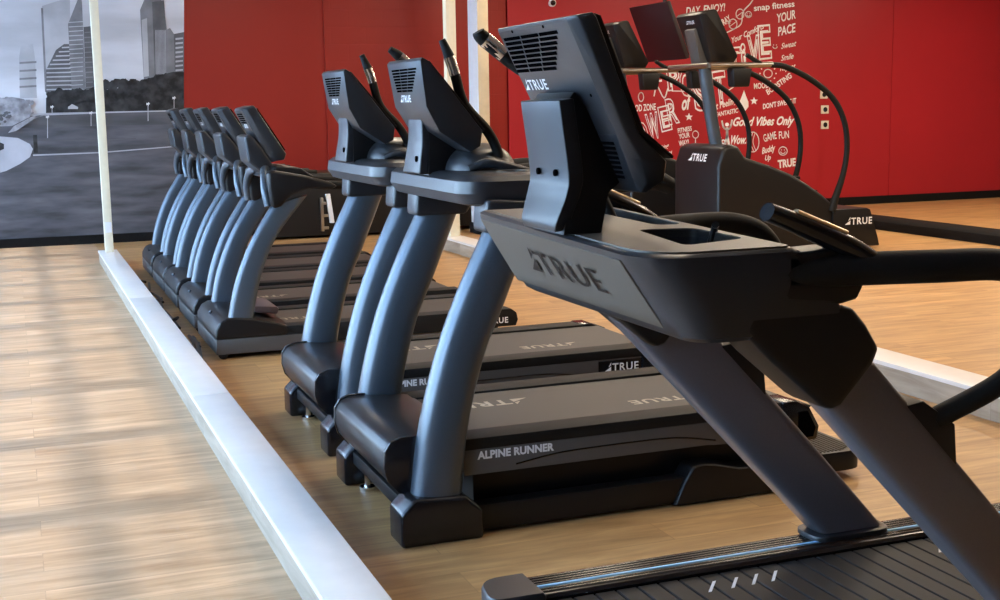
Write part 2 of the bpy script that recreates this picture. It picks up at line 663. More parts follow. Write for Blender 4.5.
# ------------------------------------------------------------------ printed skyline mural
def print_mat(name, a, bcol, scale, stretch=(1, 1, 1), det=5, lo=.35, hi=.65):
    m = mat(name, a, 0.55, 0, 0.3)
    nt = m.node_tree
    bs = nt.nodes['Principled BSDF']
    t = nt.nodes.new('ShaderNodeTexCoord')
    mp = nt.nodes.new('ShaderNodeMapping')
    mp.inputs['Scale'].default_value = stretch
    n = nt.nodes.new('ShaderNodeTexNoise')
    n.inputs['Scale'].default_value = scale
    n.inputs['Detail'].default_value = det
    r = nt.nodes.new('ShaderNodeValToRGB')
    r.color_ramp.elements[0].position = lo
    r.color_ramp.elements[1].position = hi
    r.color_ramp.elements[0].color = (*a, 1)
    r.color_ramp.elements[1].color = (*bcol, 1)
    nt.links.new(t.outputs['Object'], mp.inputs[0])
    nt.links.new(mp.outputs[0], n.inputs['Vector'])
    nt.links.new(n.outputs['Fac'], r.inputs[0])
    nt.links.new(r.outputs[0], bs.inputs['Base Color'])
    return m


def grey(v, b=1.06):
    return (v, v * 1.0, v * b)


PM = [
    print_mat('print_sky', grey(0.44), grey(0.70), 0.9, (0.5, 1, 2.2), 6),
    print_mat('print_trees', grey(0.010), grey(0.055), 9, (1, 1, 1), 8, .4, .7),
    print_mat('print_lawn', grey(0.038, 1.15), grey(0.135, 1.15), 5, (0.35, 1, 1.8), 9, .3, .75),
    print_mat('print_path', grey(0.34, 1.1), grey(0.46, 1.1), 2),
    print_mat('print_tower_dark', grey(0.085), grey(0.13), 6),
    print_mat('print_tower_mid', grey(0.15), grey(0.22), 6),
    print_mat('print_tower_light', grey(0.34), grey(0.46), 3),
    print_mat('print_lights', grey(0.72, 1.0), grey(0.80, 1.0), 3),
    print_mat('print_midlawn', grey(0.055, 1.1), grey(0.10, 1.1), 4, (0.4, 1, 2)),
    print_mat('print_haze_shrub', grey(0.14, 1.1), grey(0.42, 1.1), 9, (1, 1, 1), 8),
]
mb = MB()
lay = [0.0008]


def pp(pts, mi):
    lay[0] += 0.00012
    mb.poly([on_wall(x, y, lay[0]) for x, y in pts], mi)


pp([(-160, -60), (184, -60), (184, 243), (-160, 256)], 0)
# towers
pp([(19, 58), (21, 45), (33, 44), (35, 58), (37, 98), (20, 98)], 6)
for k in range(4):
    pp([(19.5, 62 + 8 * k), (36.5, 61 + 8 * k), (36.5, 63 + 8 * k), (19.5, 64 + 8 * k)], 5)
pp([(42, 6), (70, -3), (70, 90), (46, 92)], 6)
pp([(41, 8), (43, 8), (47, 92), (45, 92)], 5)
pp([(46, 70), (56, 50), (64, 44), (72, 44), (74, 95), (46, 95)], 4)
for k in range(11):
    yy = 47 + 4.2 * k
    xl = max(46.5, 64 - (yy - 44) * .72)
    pp([(xl, yy), (73, yy - .6), (73, yy + .7), (xl, yy + 1.3)], 6)
pp([(68, 24), (80, -6), (82, 2), (86, 94), (72, 94)], 5)
for k in range(16):
    yy = 22 + 4.5 * k
    pp([(68.6 + .15 * k * .5, yy), (83, yy - .8), (83.1, yy), (68.8 + .15 * k * .5, yy + .9)], 6)
pp([(83.5, 27), (92, 26), (96, 92), (86, 93)], 4)
for k in range(12):
    yy = 32 + 5 * k
    pp([(84.5, yy), (93, yy - .5), (93, yy + .5), (84.5, yy + 1)], 5)
pp([(140, 10), (145, -2), (160, -4), (164, 8), (167, 30), (168, 78), (144, 82)], 5)
pp([(152, 2), (164, 0), (166, 30), (166, 76), (155, 78)], 4)
for k in range(9):
    pp([(155.4 + k * 1.2, 30), (155.9 + k * 1.2, 30), (156.4 + k * 1.2, 74), (155.9 + k * 1.2, 74)], 6)
pp([(141.5, 20), (147, 18), (149, 76), (144, 77)], 6)
pp([(166, 30), (170, 28), (174, 34), (175, 76), (167, 76)], 5)
pp([(174, 34), (184, 32), (184, 76), (175, 76)], 4)
for k in range(8):
    pp([(175.5, 38 + 4.5 * k), (183, 37.4 + 4.5 * k), (183, 39 + 4.5 * k), (175.5, 40 + 4.5 * k)], 6)
# lawns, path
pp([(-160, 118), (32, 116), (184, 110), (184, 243), (-160, 256)], 2)
pp([(30, 116), (184, 110), (184, 124), (20, 128)], 8)
pp([(-160, 136), (-10, 135.5), (18, 138), (30, 144), (33, 149), (30, 157), (20, 164), (6, 171), (-20, 178), (-160, 186)], 3)
pp([(-160, 140), (-6, 140), (4, 144), (4, 149), (-6, 153), (-160, 158)], 1)
pp([(33, 154.5), (100, 152), (172, 146.2), (172, 147.2), (100, 153.2), (33, 156)], 3)
pp([(33, 139), (90, 140.2), (136, 138), (136, 139), (90, 141.4), (33, 140.4)], 8)
pp([(33, 113.6), (184, 109.6), (184, 111), (33, 115)], 3)
pp([(33, 135), (37, 135), (38, 153), (34, 153)], 1)


def blobs(x0, x1, top, bot, n, r0, r1, mi, seed):
    rnd = random.Random(seed)
    for k in range(n):
        x = rnd.uniform(x0, x1)
        f_ = (x - x0) / (x1 - x0)
        t = top(f_)
        yc = rnd.uniform(t, bot)
        r = rnd.uniform(r0, r1)
        pp([(x + r * math.cos(a * math.pi / 5 + k) * rnd.uniform(.7, 1.25), yc + r * math.sin(a * math.pi / 5 + k) * rnd.uniform(.6, 1.1)) for a in range(10)], mi)


pp([(46, 98), (56, 90), (80, 92), (100, 88), (118, 92), (130, 84), (150, 78), (172, 72), (184, 72), (184, 110), (46, 113)], 1)
blobs(46, 100, lambda q: 91 - 2 * q, 98, 60, 2, 4.5, 1, 1)
blobs(98, 184, lambda q: 91 - 19 * q, 92 - 10 * 1, 60, 2, 4.5, 1, 2)
blobs(98, 150, lambda q: 91 - 10 * q, 96, 50, 2, 4.5, 1, 5)
pp([(-160, 100), (-60, 99), (0, 98), (12, 97), (24, 99), (32, 108), (30, 117), (12, 126), (-160, 132)], 9)
blobs(-60, 32, lambda q: 97 + 3 * q, 114, 120, 1.5, 3.6, 9, 3)
blobs(-60, 10, lambda q: 110, 126, 40, 1.0, 2.4, 4, 4)
pp([(48, 114), (33, 116), (14, 126), (8, 133), (16, 131), (34, 119)], 9)
pp([(68, 107), (72, 104), (78, 107), (78, 109), (68, 109)], 6)
for (x, y0, y1) in ((47.5, 117, 138), (91, 113, 126), (148, 104, 121), (52, 107, 113), (174, 98, 110)):
    pp([(x - .35, y0), (x + .35, y0), (x + .5, y1), (x - .3, y1)], 6)
    pp([(x + 2.0 * (1 if a % 2 == 0 else .45) * math.cos(a * math.pi / 5), y0 + 2.0 * (1 if a % 2 == 0 else .45) * math.sin(a * math.pi / 5)) for a in range(10)], 7)
mural = mb.build('wall_mural', PM)
tag(mural, 'large grey printed wall mural of a city skyline above trees and lawn', 'mural')

# ------------------------------------------------------------------ lettered mural on the red wall
mural2 = empty('lettered_mural', (5.78, YB - .05, 0.0), 'red wall mural covered in white hand lettering and doodles behind the stair climbers', 'mural')
mo = (5.78, YB - .05, 0.0)
q = MB()
q.box(5.78, 10.35, YB - .060, YB - .046, 0.12, CEIL - .05)
q.build('mural_panel', M['red'], mural2, mo)
lm = MB()
DM = 0.0605


def wtext(body, px, py, hpx, ang=0.0, **kw):
    """ang: tilt up to the right in degrees; hpx: letter height in photo pixels"""
    o = on_wall(px, py, DM)
    k = (on_wall(px, py) - on_wall(px, py + 10)).length / 10
    a = math.radians(ang)
    r = (math.cos(a), 0, math.sin(a))
    u = (-math.sin(a), 0, math.cos(a))
    wpx = kw.pop('wpx', None)
    if wpx:
        kw['width'] = wpx * (on_wall(px + 10, py) - on_wall(px, py)).length / 10
    text_into(lm, body, o, r, u, hpx * k, **kw)


def wline(pts, wd_=0.9, closed=False):
    P = [on_wall(x, y, DM + .0006) for x, y in pts]
    if not closed:
        P = catmull(P, 4)
    k = (on_wall(pts[0][0] + 10, pts[0][1]) - on_wall(*pts[0])).length / 10 * wd_ / 2
    L = len(P)
    for i in range(L if closed else L - 1):
        a, bb = P[i], P[(i + 1) % L]
        d = (bb - a)
        if d.length < 1e-6:
            continue
        d.normalize()
        nn = Vector((-d.z, 0, d.x)) * k
        e = d * (k * .5)
        lm.poly([a - e + nn, a - e - nn, bb + e - nn, bb + e + nn])


def wring(x, y, r, wd_=0.8, ry=None, n=18):
    ry = r if ry is None else ry
    wline([(x + r * math.cos(2 * math.pi * i / n), y + ry * math.sin(2 * math.pi * i / n)) for i in range(n)], wd_, True)


def wdisc(x, y, r, ry=None, n=12):
    ry = r if ry is None else ry
    lm.poly([on_wall(x + r * math.cos(2 * math.pi * i / n), y + ry * math.sin(2 * math.pi * i / n), DM + .0006) for i in range(n)])


def smile(x, y, r, face=True):
    if face:
        wring(x, y, r, .8)
    wdisc(x - r * .35, y - r * .25, r * .13)
    wdisc(x + r * .35, y - r * .25, r * .13)
    wline([(x + r * .55 * math.cos(a), y + r * .1 + r * .5 * math.sin(a)) for a in [0.15 + i * (math.pi - .3) / 6 for i in range(7)]], .8)


def star(x, y, r):
    P = [on_wall(x + r * (1 if i % 2 == 0 else .42) * math.sin(i * math.pi / 5), y - r * (1 if i % 2 == 0 else .42) * math.cos(i * math.pi / 5), DM + .0006) for i in range(10)]
    for i in range(10):
        lm.poly([on_wall(x, y, DM + .0006), P[i], P[(i + 1) % 10]])


wtext('snap fitness', 754, 11, 6.0, 6, bold=.012, wpx=41)
wtext("DAY, ENJOY!", 686, 15, 7.5, 6, shear=.25, bold=.012, wpx=40)
wtext('HOORAY', 714, 32, 6.5, 30, bold=.02, wpx=20)
wtext('YOUR', 778, 22.5, 8.5, 12, shear=.3, bold=.012, wpx=18)
wtext('PACE', 778, 36, 8.5, 12, shear=.3, bold=.012, wpx=19)
wtext('Sweat', 781, 49, 5.5, 10, shear=.5, wpx=16)
wtext('Smile', 781, 61, 5.5, 10, shear=.5, wpx=13)
wtext('Repeat', 780, 71, 5.5, 8, shear=.5, wpx=16)
wtext('Left Your Comforts', 722, 48, 5.5, 22, shear=.5, bold=.006, wpx=46)
# big outlined words
for ch, x, yb, h in (('T', 729, 76, 27), ('i', 742, 75, 32), ('V', 748, 64, 27), ('E', 759, 58, 31)):
    wtext(ch, x, yb, h, 5, bold=.03, outline=.022, wpx={'i': 5}.get(ch, 13))
    wtext(ch, x + 2.2, yb - 2.2, h * .84, 5, bold=-.012, wpx={'i': 2.2}.get(ch, 8.5))
for ch, x, yb, h in (('P', 668, 90, 20), ('O', 681, 96, 24), ('S', 695, 110, 30), ('I', 709, 106, 32), ('T', 715, 103, 30)):
    wtext(ch, x, yb, h, 8, bold=.03, outline=.022, wpx=5 if ch == 'I' else 13)
    wtext(ch, x + 2.4, yb - 2.5, h * .82, 8, bold=-.014, wpx=2.2 if ch == 'I' else 8)
for ch, x, yb, h in (('P', 629, 151, 22), ('O', 639, 146, 22), ('W', 649, 139, 24), ('E', 661.5, 131, 23), ('R', 669, 124, 24)):
    wtext(ch, x, yb, h, 12, bold=.03, outline=.02, wpx=11 if ch != 'W' else 12.5)
    wtext(ch, x + 1.7, yb - 2, h * .82, 12, bold=-.014, wpx=7 if ch != 'W' else 8.5)
wtext('of', 682, 110, 14, 8, shear=.5, bold=.02, wpx=11)
wtext('GOOD ZONE', 628, 112, 6.5, 3, bold=.012, wpx=28)
wtext('FITNESS', 678, 133, 4.5, 8, bold=.015, wpx=14)
wtext('YOUR', 679, 139, 4.8, 8, bold=.015, wpx=11)
wtext('WAY!', 679, 146, 5.2, 6, bold=.015, wpx=10)
wtext('Making', 656, 152, 4.5, 16, shear=.5, bold=.01, wpx=14)
wtext('waves', 661, 157, 4, 14, shear=.5, bold=.01, wpx=12)
wtext('MOOD', 754, 89, 5.5, 4, bold=.02, wpx=15)
wtext('BOOSTING', 768, 95, 5.5, 32, bold=.012, wpx=28)
wtext("DON'T SWEAT IT", 763, 109, 5.0, 8, shear=.15, bold=.015, wpx=34)
wtext('That Feeling', 708, 112, 6.5, 14, shear=.45, bold=.01, wpx=30)
wtext('FEEL FANTASTIC', 706, 119, 4.5, 9, shear=.2, bold=.012, wpx=33)
wtext('Good Vibes Only', 733, 126, 8.5, 0, shear=.4, bold=.02, wpx=62)
wtext('Wow.', 731, 144, 8.5, 0, shear=.45, bold=.02, wpx=15)
wtext('GAME', 764, 142, 7.5, 12, bold=.0, wpx=13)
wtext('FUN', 779, 139, 7.5, 4, bold=.0, wpx=10)
wtext('Buddy', 762, 154, 6, 12, shear=.45, bold=.012, wpx=14)
wtext('Up', 765, 160.5, 5, 6, shear=.4, bold=.012, wpx=6)
wtext('TRUE', 778, 168, 7.5, 5, bold=.03, wpx=18)
wtext('Nice', 713, 131, 6, 4, shear=.4, bold=.012, wpx=7)
wtext('Vo', 717, 144, 6.5, 0, bold=.02, wpx=8)
wtext('LIFE', 640, 84, 10, 6, bold=.02, wpx=22)
smile(748.5, 14.5, 3)
smile(775, 46, 4, False)
smile(783, 151, 4.2)
star(689, 117, 4.2)
star(754, 101, 4.2)
star(729, 22, 2.5)
# sun doodle
wring(768, 73.5, 4.2, .9)
for a in range(10):
    an = a * math.pi / 5
    wdisc(768 + 8 * math.cos(an), 73.5 + 8 * math.sin(an), .75)
# drop
lm.poly([on_wall(x, y, DM + .0006) for x, y in [(744, 90), (746, 96), (748.5, 102), (748.5, 107), (745.5, 110.5), (742, 110.5), (739, 107.5), (739, 103), (741.5, 97)]])
# figure with raised arms
wdisc(727, 124.5, 2)
wline([(722, 121), (723.5, 127), (727, 130)], 1.7)
wline([(732, 120), (730.5, 127), (727, 130)], 1.7)
wline([(727, 128), (727, 136), (725, 144.5)], 2.4)
wline([(727, 134), (729, 145)], 2.2)
# ball, racket, mascot-free doodles
wring(753, 142, 6, .8, 10)
for k in (-3, -.5, 2):
    wline([(753 + k, 133), (751 + k, 142), (754 + k, 151)], .6)
wring(695.5, 134.5, 3, .8, 3.6)
wline([(695.5, 138), (695.5, 146)], .9)
wring(733, 24, 4, .8, 5)
wring(740, 14, 4, .8, 5)
wline([(729, 27), (737, 21)], .6)
wline([(736, 17), (744, 11)], .6)
wline([(714, 44), (720, 36), (732, 30), (741, 24), (743, 12), (750, 4), (754, -2)], 1.1)
wline([(672, 91), (690, 91), (686, 88)], .9)
wline([(688, 95), (690, 88)], .9)
wline([(654, 96), (657, 86), (664, 98), (668, 88)], 1.2)
wring(641, 97, 2.6, .9, 4.5)
wline([(726, 92), (735, 86)], .9)
wring(629, 103, 2.5, .8)
lm.build('mural_lettering', M['white'], mural2, mo)

# wall sockets
sockets = [('highest of the three ivory wall sockets with round dark outlets on the red wall', 823.5, 94.5),
           ('middle one of the three ivory wall sockets on the red wall', 824.5, 109.5),
           ('lowest of the three ivory wall sockets on the red wall', 824.5, 124.8)]
for lab, px, py in sockets:
    ctr = on_wall(px, py, 0.02)
    s = empty('wall_socket', ctr, lab, 'wall socket', 'wall sockets on the red wall')
    k = MB()
    k.box(-.062, .062, -.012, 0, -.056, .056, bev=.004)
    k.build('plate', M['plate'], s)
    k = MB()
    k.cyl((0.006, -.0125, 0), (0.006, -.020, 0), .034, 20, .028)
    k.build('outlet', M['black'], s)
# small dome camera
ctr = on_wall(552, 3, 0.06)
s = empty('security_camera', ctr, 'small white dome camera high on the red wall', 'camera')
k = MB()
k.cyl((0, 0, 0), (0, -.03, 0), .05, 20, .045, bev=.004)
k.build('mount', M['white_paint'], s)
k = MB()
k.cyl((0, -.03, 0), (0, -.07, 0), .036, 20, .02, bev=.006)
k.build('dome', M['gloss'], s)

# ------------------------------------------------------------------ console (screen unit) shared by the near treadmills
UY = (0, -1, 0)          # reading direction on faces that look towards -X


def console_parts(root, off, dx, yc, hw_top=.215, hw_bot=.192, dz=0.0):
    """tilted screen slab; dx shifts it along X; yc is the lateral centre in world Y"""
    off = (off[0], off[1], off[2] - dz)
    mb = MB()
    # rings run from bottom to top along the slab; each ring is a rounded rectangle across the slab
    def ring(xb, zb, xf, zf, hw, cham):
        a, c_ = Vector((xb, 0, zb)), Vector((xf, 0, zf))
        d = (c_ - a)
        P = []
        for (u, v) in ((0, -hw + cham), (0.30, -hw), (0.92, -hw), (1, -hw + .012), (1, hw - .012), (0.92, hw), (0.30, hw), (0, hw - cham)):
            pt = a + d * u
            P.append((pt.x + dx, yc + v, pt.z))
        return P
    bl = lambda z: 1.050 + (1.622 - z) * 0.4859
    mb.rings([ring(bl(1.266), 1.266, 1.240, 1.263, hw_bot - .02, .014),
              ring(bl(1.285), 1.285, 1.278, 1.290, hw_bot - .002, .018),
              ring(bl(1.340), 1.340, 1.280, 1.330, hw_bot + .008, .020),
              ring(bl(1.387), 1.387, 1.212, 1.387, hw_bot + .014, .020),
              ring(bl(1.500), 1.500, 1.164, 1.502, (hw_top + hw_bot) / 2 + .005, .022),
              ring(bl(1.616), 1.616, 1.112, 1.622, hw_top, .022),
              ring(bl(1.624), 1.624, 1.104, 1.634, hw_top - .004, .022)], True, .004, 2)
    sh = mb.build('console_shell', M['shell'], root, off)
    # dark user-side housing and glass
    h = MB()
    h.prism([(1.286 + dx, 1.335), (1.290 + dx, 1.341), (1.220 + dx, 1.396), (1.122 + dx, 1.628), (1.108 + dx, 1.632), (1.196 + dx, 1.40)], yc - hw_bot - .012, yc + hw_bot + .012, .003)
    h.build('screen_bezel', M['black'], root, off)
    g_ = MB()
    g_.prism([(1.216 + dx, 1.402), (1.124 + dx, 1.618), (1.128 + dx, 1.620), (1.222 + dx, 1.405)], yc - hw_bot + .01, yc + hw_bot - .01)
    g_.build('screen', M['screen'], root, off)
    # vent grilles on the back, following its slope
    bx = Vector((1.222 - 1.050, 0, 1.268 - 1.622)).normalized()      # down the back
    upv = -bx
    nrm = Vector((0, -1, 0)).cross(upv).normalized()                # outwards (towards -X)
    top = Vector((1.050 + dx, yc, 1.622))
    v = MB()

    def slot(u0, u1, s0, s1):
        # u across (positive = towards reader's right = -Y), s down the slope
        P = [top + Vector((0, -u0, 0)) + bx * s0, top + Vector((0, -u1, 0)) + bx * s0, top + Vector((0, -u1, 0)) + bx * s1, top + Vector((0, -u0, 0)) + bx * s1]
        v.rings([[p_ - nrm * .004 for p_ in P], [p_ + nrm * .0012 for p_ in P]])
    kw = hw_top / .215
    for r in range(8):
        s0 = .022 + r * .0112
        l, rt = (-.182 - .001 * r) * kw, (.128 - .0125 * r) * kw
        for c_ in range(3):
            slot(l + (rt - l) * c_ / 3 + .004, l + (rt - l) * (c_ + 1) / 3 - .004, s0, s0 + .0075)
    v.build('vent_grille', M['hole'], sh, off)
    v = MB()
    for r in range(8):
        s0 = .278 + r * .0115
        slot((.030 - .001 * r) * kw, (.158 - .003 * r) * kw, s0, s0 + .0065)
    v.build('vent_grille', M['hole'], sh, off)
    v = MB()
    slot(.026 * kw, .046 * kw, .226, .246)
    v.build('port', M['hole'], sh, off)
    lg = MB()
    logo_into(lg, top + Vector((0, .178 * kw, 0)) + bx * .151, UY, upv, .0245, depth=.002, width=.104 * kw)
    lg.build('logo', M['white'], sh, off)
    for u, s in ((-.11, .010), (.065, .010), (.150, .17)):
        sc_ = MB()
        pt = top + Vector((0, -u * kw, 0)) + bx * s
        sc_.cyl(pt - nrm * .003, pt + nrm * .0015, .0035, 8)
        sc_.build('screw', M['hole'], sh, off)
    return sh


# ------------------------------------------------------------------ the big near treadmill with the slatted belt
def slat_treadmill():
    yc = 2.55
    off = (1.1, yc, 0)
    root = empty('treadmill', off, 'nearest treadmill with slatted belt, big angular console body and straight slanting uprights', 'treadmill')
    def tilt(y_, z_):
        return z_ + (.013 * (y_ - yc) / .45 - .001) * max(0, (z_ - .99) / .18)

    def tilted(mb_):
        for v_ in mb_.bm.verts:
            v_.co.z = tilt(v_.co.y, v_.co.z)
        return mb_
    # ---- console body, lofted in plan
    def ring(z, f_, r_, hw, rn, rf):
        pl_ = [(f_, yc + hw), (f_, yc - hw), (r_, yc - hw), (r_, yc + hw)]
        return [(p_[0], p_[1], tilt(p_[1], z)) for p_ in round_poly(pl_, [rf, rn, .03, .03], 7)]
    mb = MB()
    mb.rings([ring(.985, 1.215, 1.57, .435, .07, .06), ring(.995, 1.198, 1.585, .448, .085, .06), ring(1.03, 1.178, 1.555, .452, .10, .05), ring(1.10, 1.132, 1.505, .455, .115, .03), ring(1.160, 1.093, 1.455, .455, .125, .02),
              ring(1.172, 1.088, 1.44, .452, .125, .02), ring(1.178, 1.096, 1.432, .444, .12, .02)])
    body = mb.build('console_body', M['shell'], root, off)
    cb = MB()
    hole = round_poly([(1.235, yc - .35), (1.405, yc - .30), (1.395, yc - .10), (1.265, yc - .08)], [.03, .03, .03, .03], 4)
    cb.rings([[(a, b_, 1.10) for a, b_ in hole], [(a, b_, 1.22) for a, b_ in hole]])
    hole = round_poly([(1.345, yc - .02), (1.410, yc - .03), (1.415, yc + .38), (1.335, yc + .37)], [.03, .03, .03, .03], 4)
    cb.rings([[(a, b_, 1.12) for a, b_ in hole], [(a, b_, 1.22) for a, b_ in hole]])
    bmesh.ops.translate(cb.bm, verts=cb.bm.verts, vec=(-off[0], -off[1], 0))
    cut(body, cb)
    # front fascia panel of warm grey with the name on it
    mb = MB()
    def fx(z):
        return 1.093 + (1.160 - z) * (1.178 - 1.093) / .13
    zs = (1.005, 1.03, 1.10, 1.158)
    xs_ = (1.196, 1.179, 1.133, 1.096)
    pts_a = [(x - .0045, z) for x, z in zip(xs_, zs)]
    pts_b = [(x + .003, z) for x, z in zip(xs_, zs)]
    mb.prism(pts_a + pts_b[::-1], yc - .345, yc + .445, .0015, 1)
    fas = tilted(mb).build('fascia', M['panel'], root, off)
    lg = MB()
    logo_into(lg, (1.1745 - .657 * .028, yc + .248, 1.058), UY, (-.657, 0, 1), .066, depth=.0025, width=.345, bold=.004)
    o = tilted(lg).build('logo', M['mark'], fas, off)
    # top deck with pale tray rim
    mb = MB()
    rim = round_poly([(1.108, yc + .435), (1.108, yc - .435), (1.425, yc - .435), (1.425, yc + .435)], [.02, .115, .02, .02], 7)
    mb.rings([[(a, b_, 1.160 + .012 * (b_ - yc) / .45) for a, b_ in rim], [(a, b_, 1.1795 + .012 * (b_ - yc) / .45) for a, b_ in rim]])
    td = mb.build('tray_top', M['tray'], root, off)
    cb = MB()
    for hole in ([(1.235, yc - .35), (1.405, yc - .30), (1.395, yc - .10), (1.265, yc - .08)], [(1.345, yc - .02), (1.410, yc - .03), (1.415, yc + .38), (1.335, yc + .37)]):
        hole = round_poly(hole, [.03] * 4, 4)
        cb.rings([[(a - off[0], b_ - off[1], 1.0) for a, b_ in hole], [(a - off[0], b_ - off[1], 1.3) for a, b_ in hole]])
    cut(td, cb)
    mb = MB()
    mb.tube([(1.398, yc - .17, 1.15), (1.40, yc - .185, 1.185), (1.392, yc - .20, 1.192)], .008, 8, 4)
    mb.build('tray_hook', M['black'], root, off)
    # ---- shoulders: the dark sleeves over the tops of the uprights
    for s in (-1, 1):
        mb = MB()
        sl = [(1.30, 1.10), (1.44, 1.165), (1.525, 1.045), (1.568, 1.036), (1.602, .997), (1.637, .945), (1.62, .91), (1.545, .832), (1.522, .824), (1.498, .838), (1.38, .938), (1.318, 1.0)]
        y0, y1 = (yc - .452, yc - .30) if s < 0 else (yc + .30, yc + .452)
        mb.prism(sl, y0, y1, .018, 3)
        mb.build('upright_sleeve', M['black'], root, off, 40)
    # ---- straight uprights
    for s in (-1, 1):
        mb = MB()
        yy = yc + s * .375
        sh_ = .032 if s < 0 else 0.0
        mb.blade([(1.40 + sh_, .925), (1.73 + sh_, .58), (2.058 + sh_, .238)], [(1.655, .905), (1.985, .555), (2.272, .238)], yy, .05, 28, 5.0, 6)
        up_ = mb.build('upright', M['frame_flat'], root, off, 50)
        mb = MB()
        fl = round_poly([(2.035, yy - .066), (2.292, yy - .066), (2.292, yy + .066), (2.035, yy + .066)], [.05] * 4, 6)
        mb.rings([[(a, b_, .218) for a, b_ in fl], [(a, b_, .234) for a, b_ in fl]], True, .004)
        mb.build('foot_flange', M['shell'], up_, off)
        mb = MB()
        mb.prism([(1.70, .805), (1.775, .815), (1.862, .755), (1.872, .65), (1.80, .67), (1.74, .72)], yy - .045, yy + .045, .006)
        mb.build('rail_bracket', M['black'], up_, off)
    # ---- handrails: loop from body back and down to the bracket
    for s in (-1, 1):
        def Y(v):
            return yc + s * v
        mb = MB()
        mb.tube([(1.40, Y(.42), 1.112), (1.56, Y(.455), 1.115), (1.72, Y(.50), 1.116), (1.87, Y(.52), 1.112), (1.965, Y(.52), 1.080), (2.015, Y(.515), 1.01), (2.00, Y(.50), .94), (1.95, Y(.46), .85), (1.82, Y(.40), .765)], [.033, .034, .034, .033, .031, .028, .026, .024, .024], 18, 8)
        hr = mb.build('handrail', M['rubber'], root, off, 60)
        mb = MB()
        mb.prism([(1.40, 1.155), (1.525, 1.160), (1.592, 1.085), (1.575, 1.052), (1.535, 1.045), (1.40, 1.06)], Y(.41) - .045, Y(.41) + .045, .012, 3)
        mb.build('rail_collar', M['black'], hr, off)
        mb = MB()
        mb.tube([(1.60, Y(.46), 1.130), (1.54, Y(.45), 1.164), (1.45, Y(.44), 1.205), (1.365, Y(.44), 1.238)], [.026, .029, .028, .024], 16, 5, .8)
        gp = mb.build('hand_grip', M['gloss'], root, off, 45)
        mb = MB()
        d = Vector((1.365 - 1.54, 0, 1.238 - 1.164)).normalized()
        nn = Vector((.36, 0, .93))
        for (a0, a1) in ((0.01, .13),):
            p0 = Vector((1.54, Y(.449), 1.164)) + d * a0 + nn * .023 + Vector((0, -.004, 0))
            p1 = Vector((1.54, Y(.440), 1.164)) + d * a1 + nn * .0225 + Vector((0, -.004, 0))
            mb.tube([p0, (p0 + p1) / 2, p1], .012, 12, 3, .5)
        mb.build('pulse_sensor', M['gold_reflection'], gp, off)
        # tall horn beside the screen
        mb = MB()
        hy = .215 if s > 0 else .10
        if s > 0:
            mb.tube([(1.36, Y(.24), 1.17), (1.33, Y(.26), 1.26), (1.29, Y(.20), 1.40), (1.20, Y(.23), 1.49), (1.130, Y(.28), 1.545), (1.052, Y(.29), 1.608), (1.040, Y(.29), 1.624)], [.016, .017, .017, .017, .017, .018, .014], 14, 6)
            hn = mb.build('horn_handle', M['rubber'], root, off, 60)
            mb = MB()
            mb.tube([(1.100, Y(.286), 1.570), (1.078, Y(.289), 1.588), (1.055, Y(.29), 1.6055)], [.0180, .0182, .0186], 14, 4)
            mb.build('pulse_sensor', M['chrome'], hn, off)
    # ---- neck
    mb = MB()
    mb.prism([(1.082, 1.175), (1.106, 1.30), (1.090, 1.455), (1.11, 1.478), (1.175, 1.40), (1.225, 1.29), (1.19, 1.262), (1.172, 1.175)], yc - .098, yc + .098, .004)
    mb.build('neck', M['black'], root, off)
    mb = MB()
    cen = catmull([(1.066, 0, 1.182), (1.066, 0, 1.205), (1.086, 0, 1.265), (1.090, 0, 1.31), (1.070, 0, 1.46)], 6)
    rg = []
    for i, p_ in enumerate(cen):
        f_ = i / (len(cen) - 1)
        hw = .088 + .020 * min(1, f_ * 2.2)
        rg.append([(p_.x, yc - hw, p_.z), (p_.x, yc + hw, p_.z), (p_.x + .034, yc + hw, p_.z + .004), (p_.x + .034, yc - hw, p_.z + .004)])
    mb.rings(rg, True, .007, 3)
    npl = mb.build('neck_plate', M['hood'], root, off, 50)
    for yy, z in ((.05, 1.306), (-.045, 1.306)):
        mb = MB()
        mb.cyl((1.085, yc + yy, z), (1.100, yc + yy, z), .0075, 12)
        mb.build('bolt', M['hole'], npl, off)
    console_parts(root, off, 0.0, yc)
    # ---- running deck
    mb = MB()
    mb.box(1.20, 3.30, yc - .30, yc + .30, .05, .17, .01)
    for x in (1.35, 3.1):
        for s in (-1, 1):
            mb.cyl((x, yc + s * .27, 0), (x, yc + s * .27, .06), .035, 16)
    mb.build('deck_base', M['black'], root, off)
    mb = MB()
    mb.rings([[(1.20 + dx_, yc - .275, z_), (1.20 + dx_, yc + .275, z_), (3.30 - dx_, yc + .275, z_), (3.30 - dx_, yc - .275, z_)] for dx_, z_ in ((.0, .165), (.0, .188))])
    x = 1.205
    while x < 3.29:
        mb.box(x, x + .0575, yc - .278, yc + .278, .18, .1985, .0025, 1)
        x += .0615
    bl = mb.build('slat_belt', M['belt_dark'], root, off)
    for x in (1.60, 1.668, 1.73, 1.79, 2.335, 2.40, 2.46):
        mb = MB()
        mb.prism([(x, .1988), (x + .010, .1988), (x + .010, .1996), (x, .1996)], yc + .168, yc + .228, taper=[(x + .048, .1988), (x + .058, .1988), (x + .058, .1996), (x + .048, .1996)])
        mb.build('belt_mark', M['white'], bl, off)
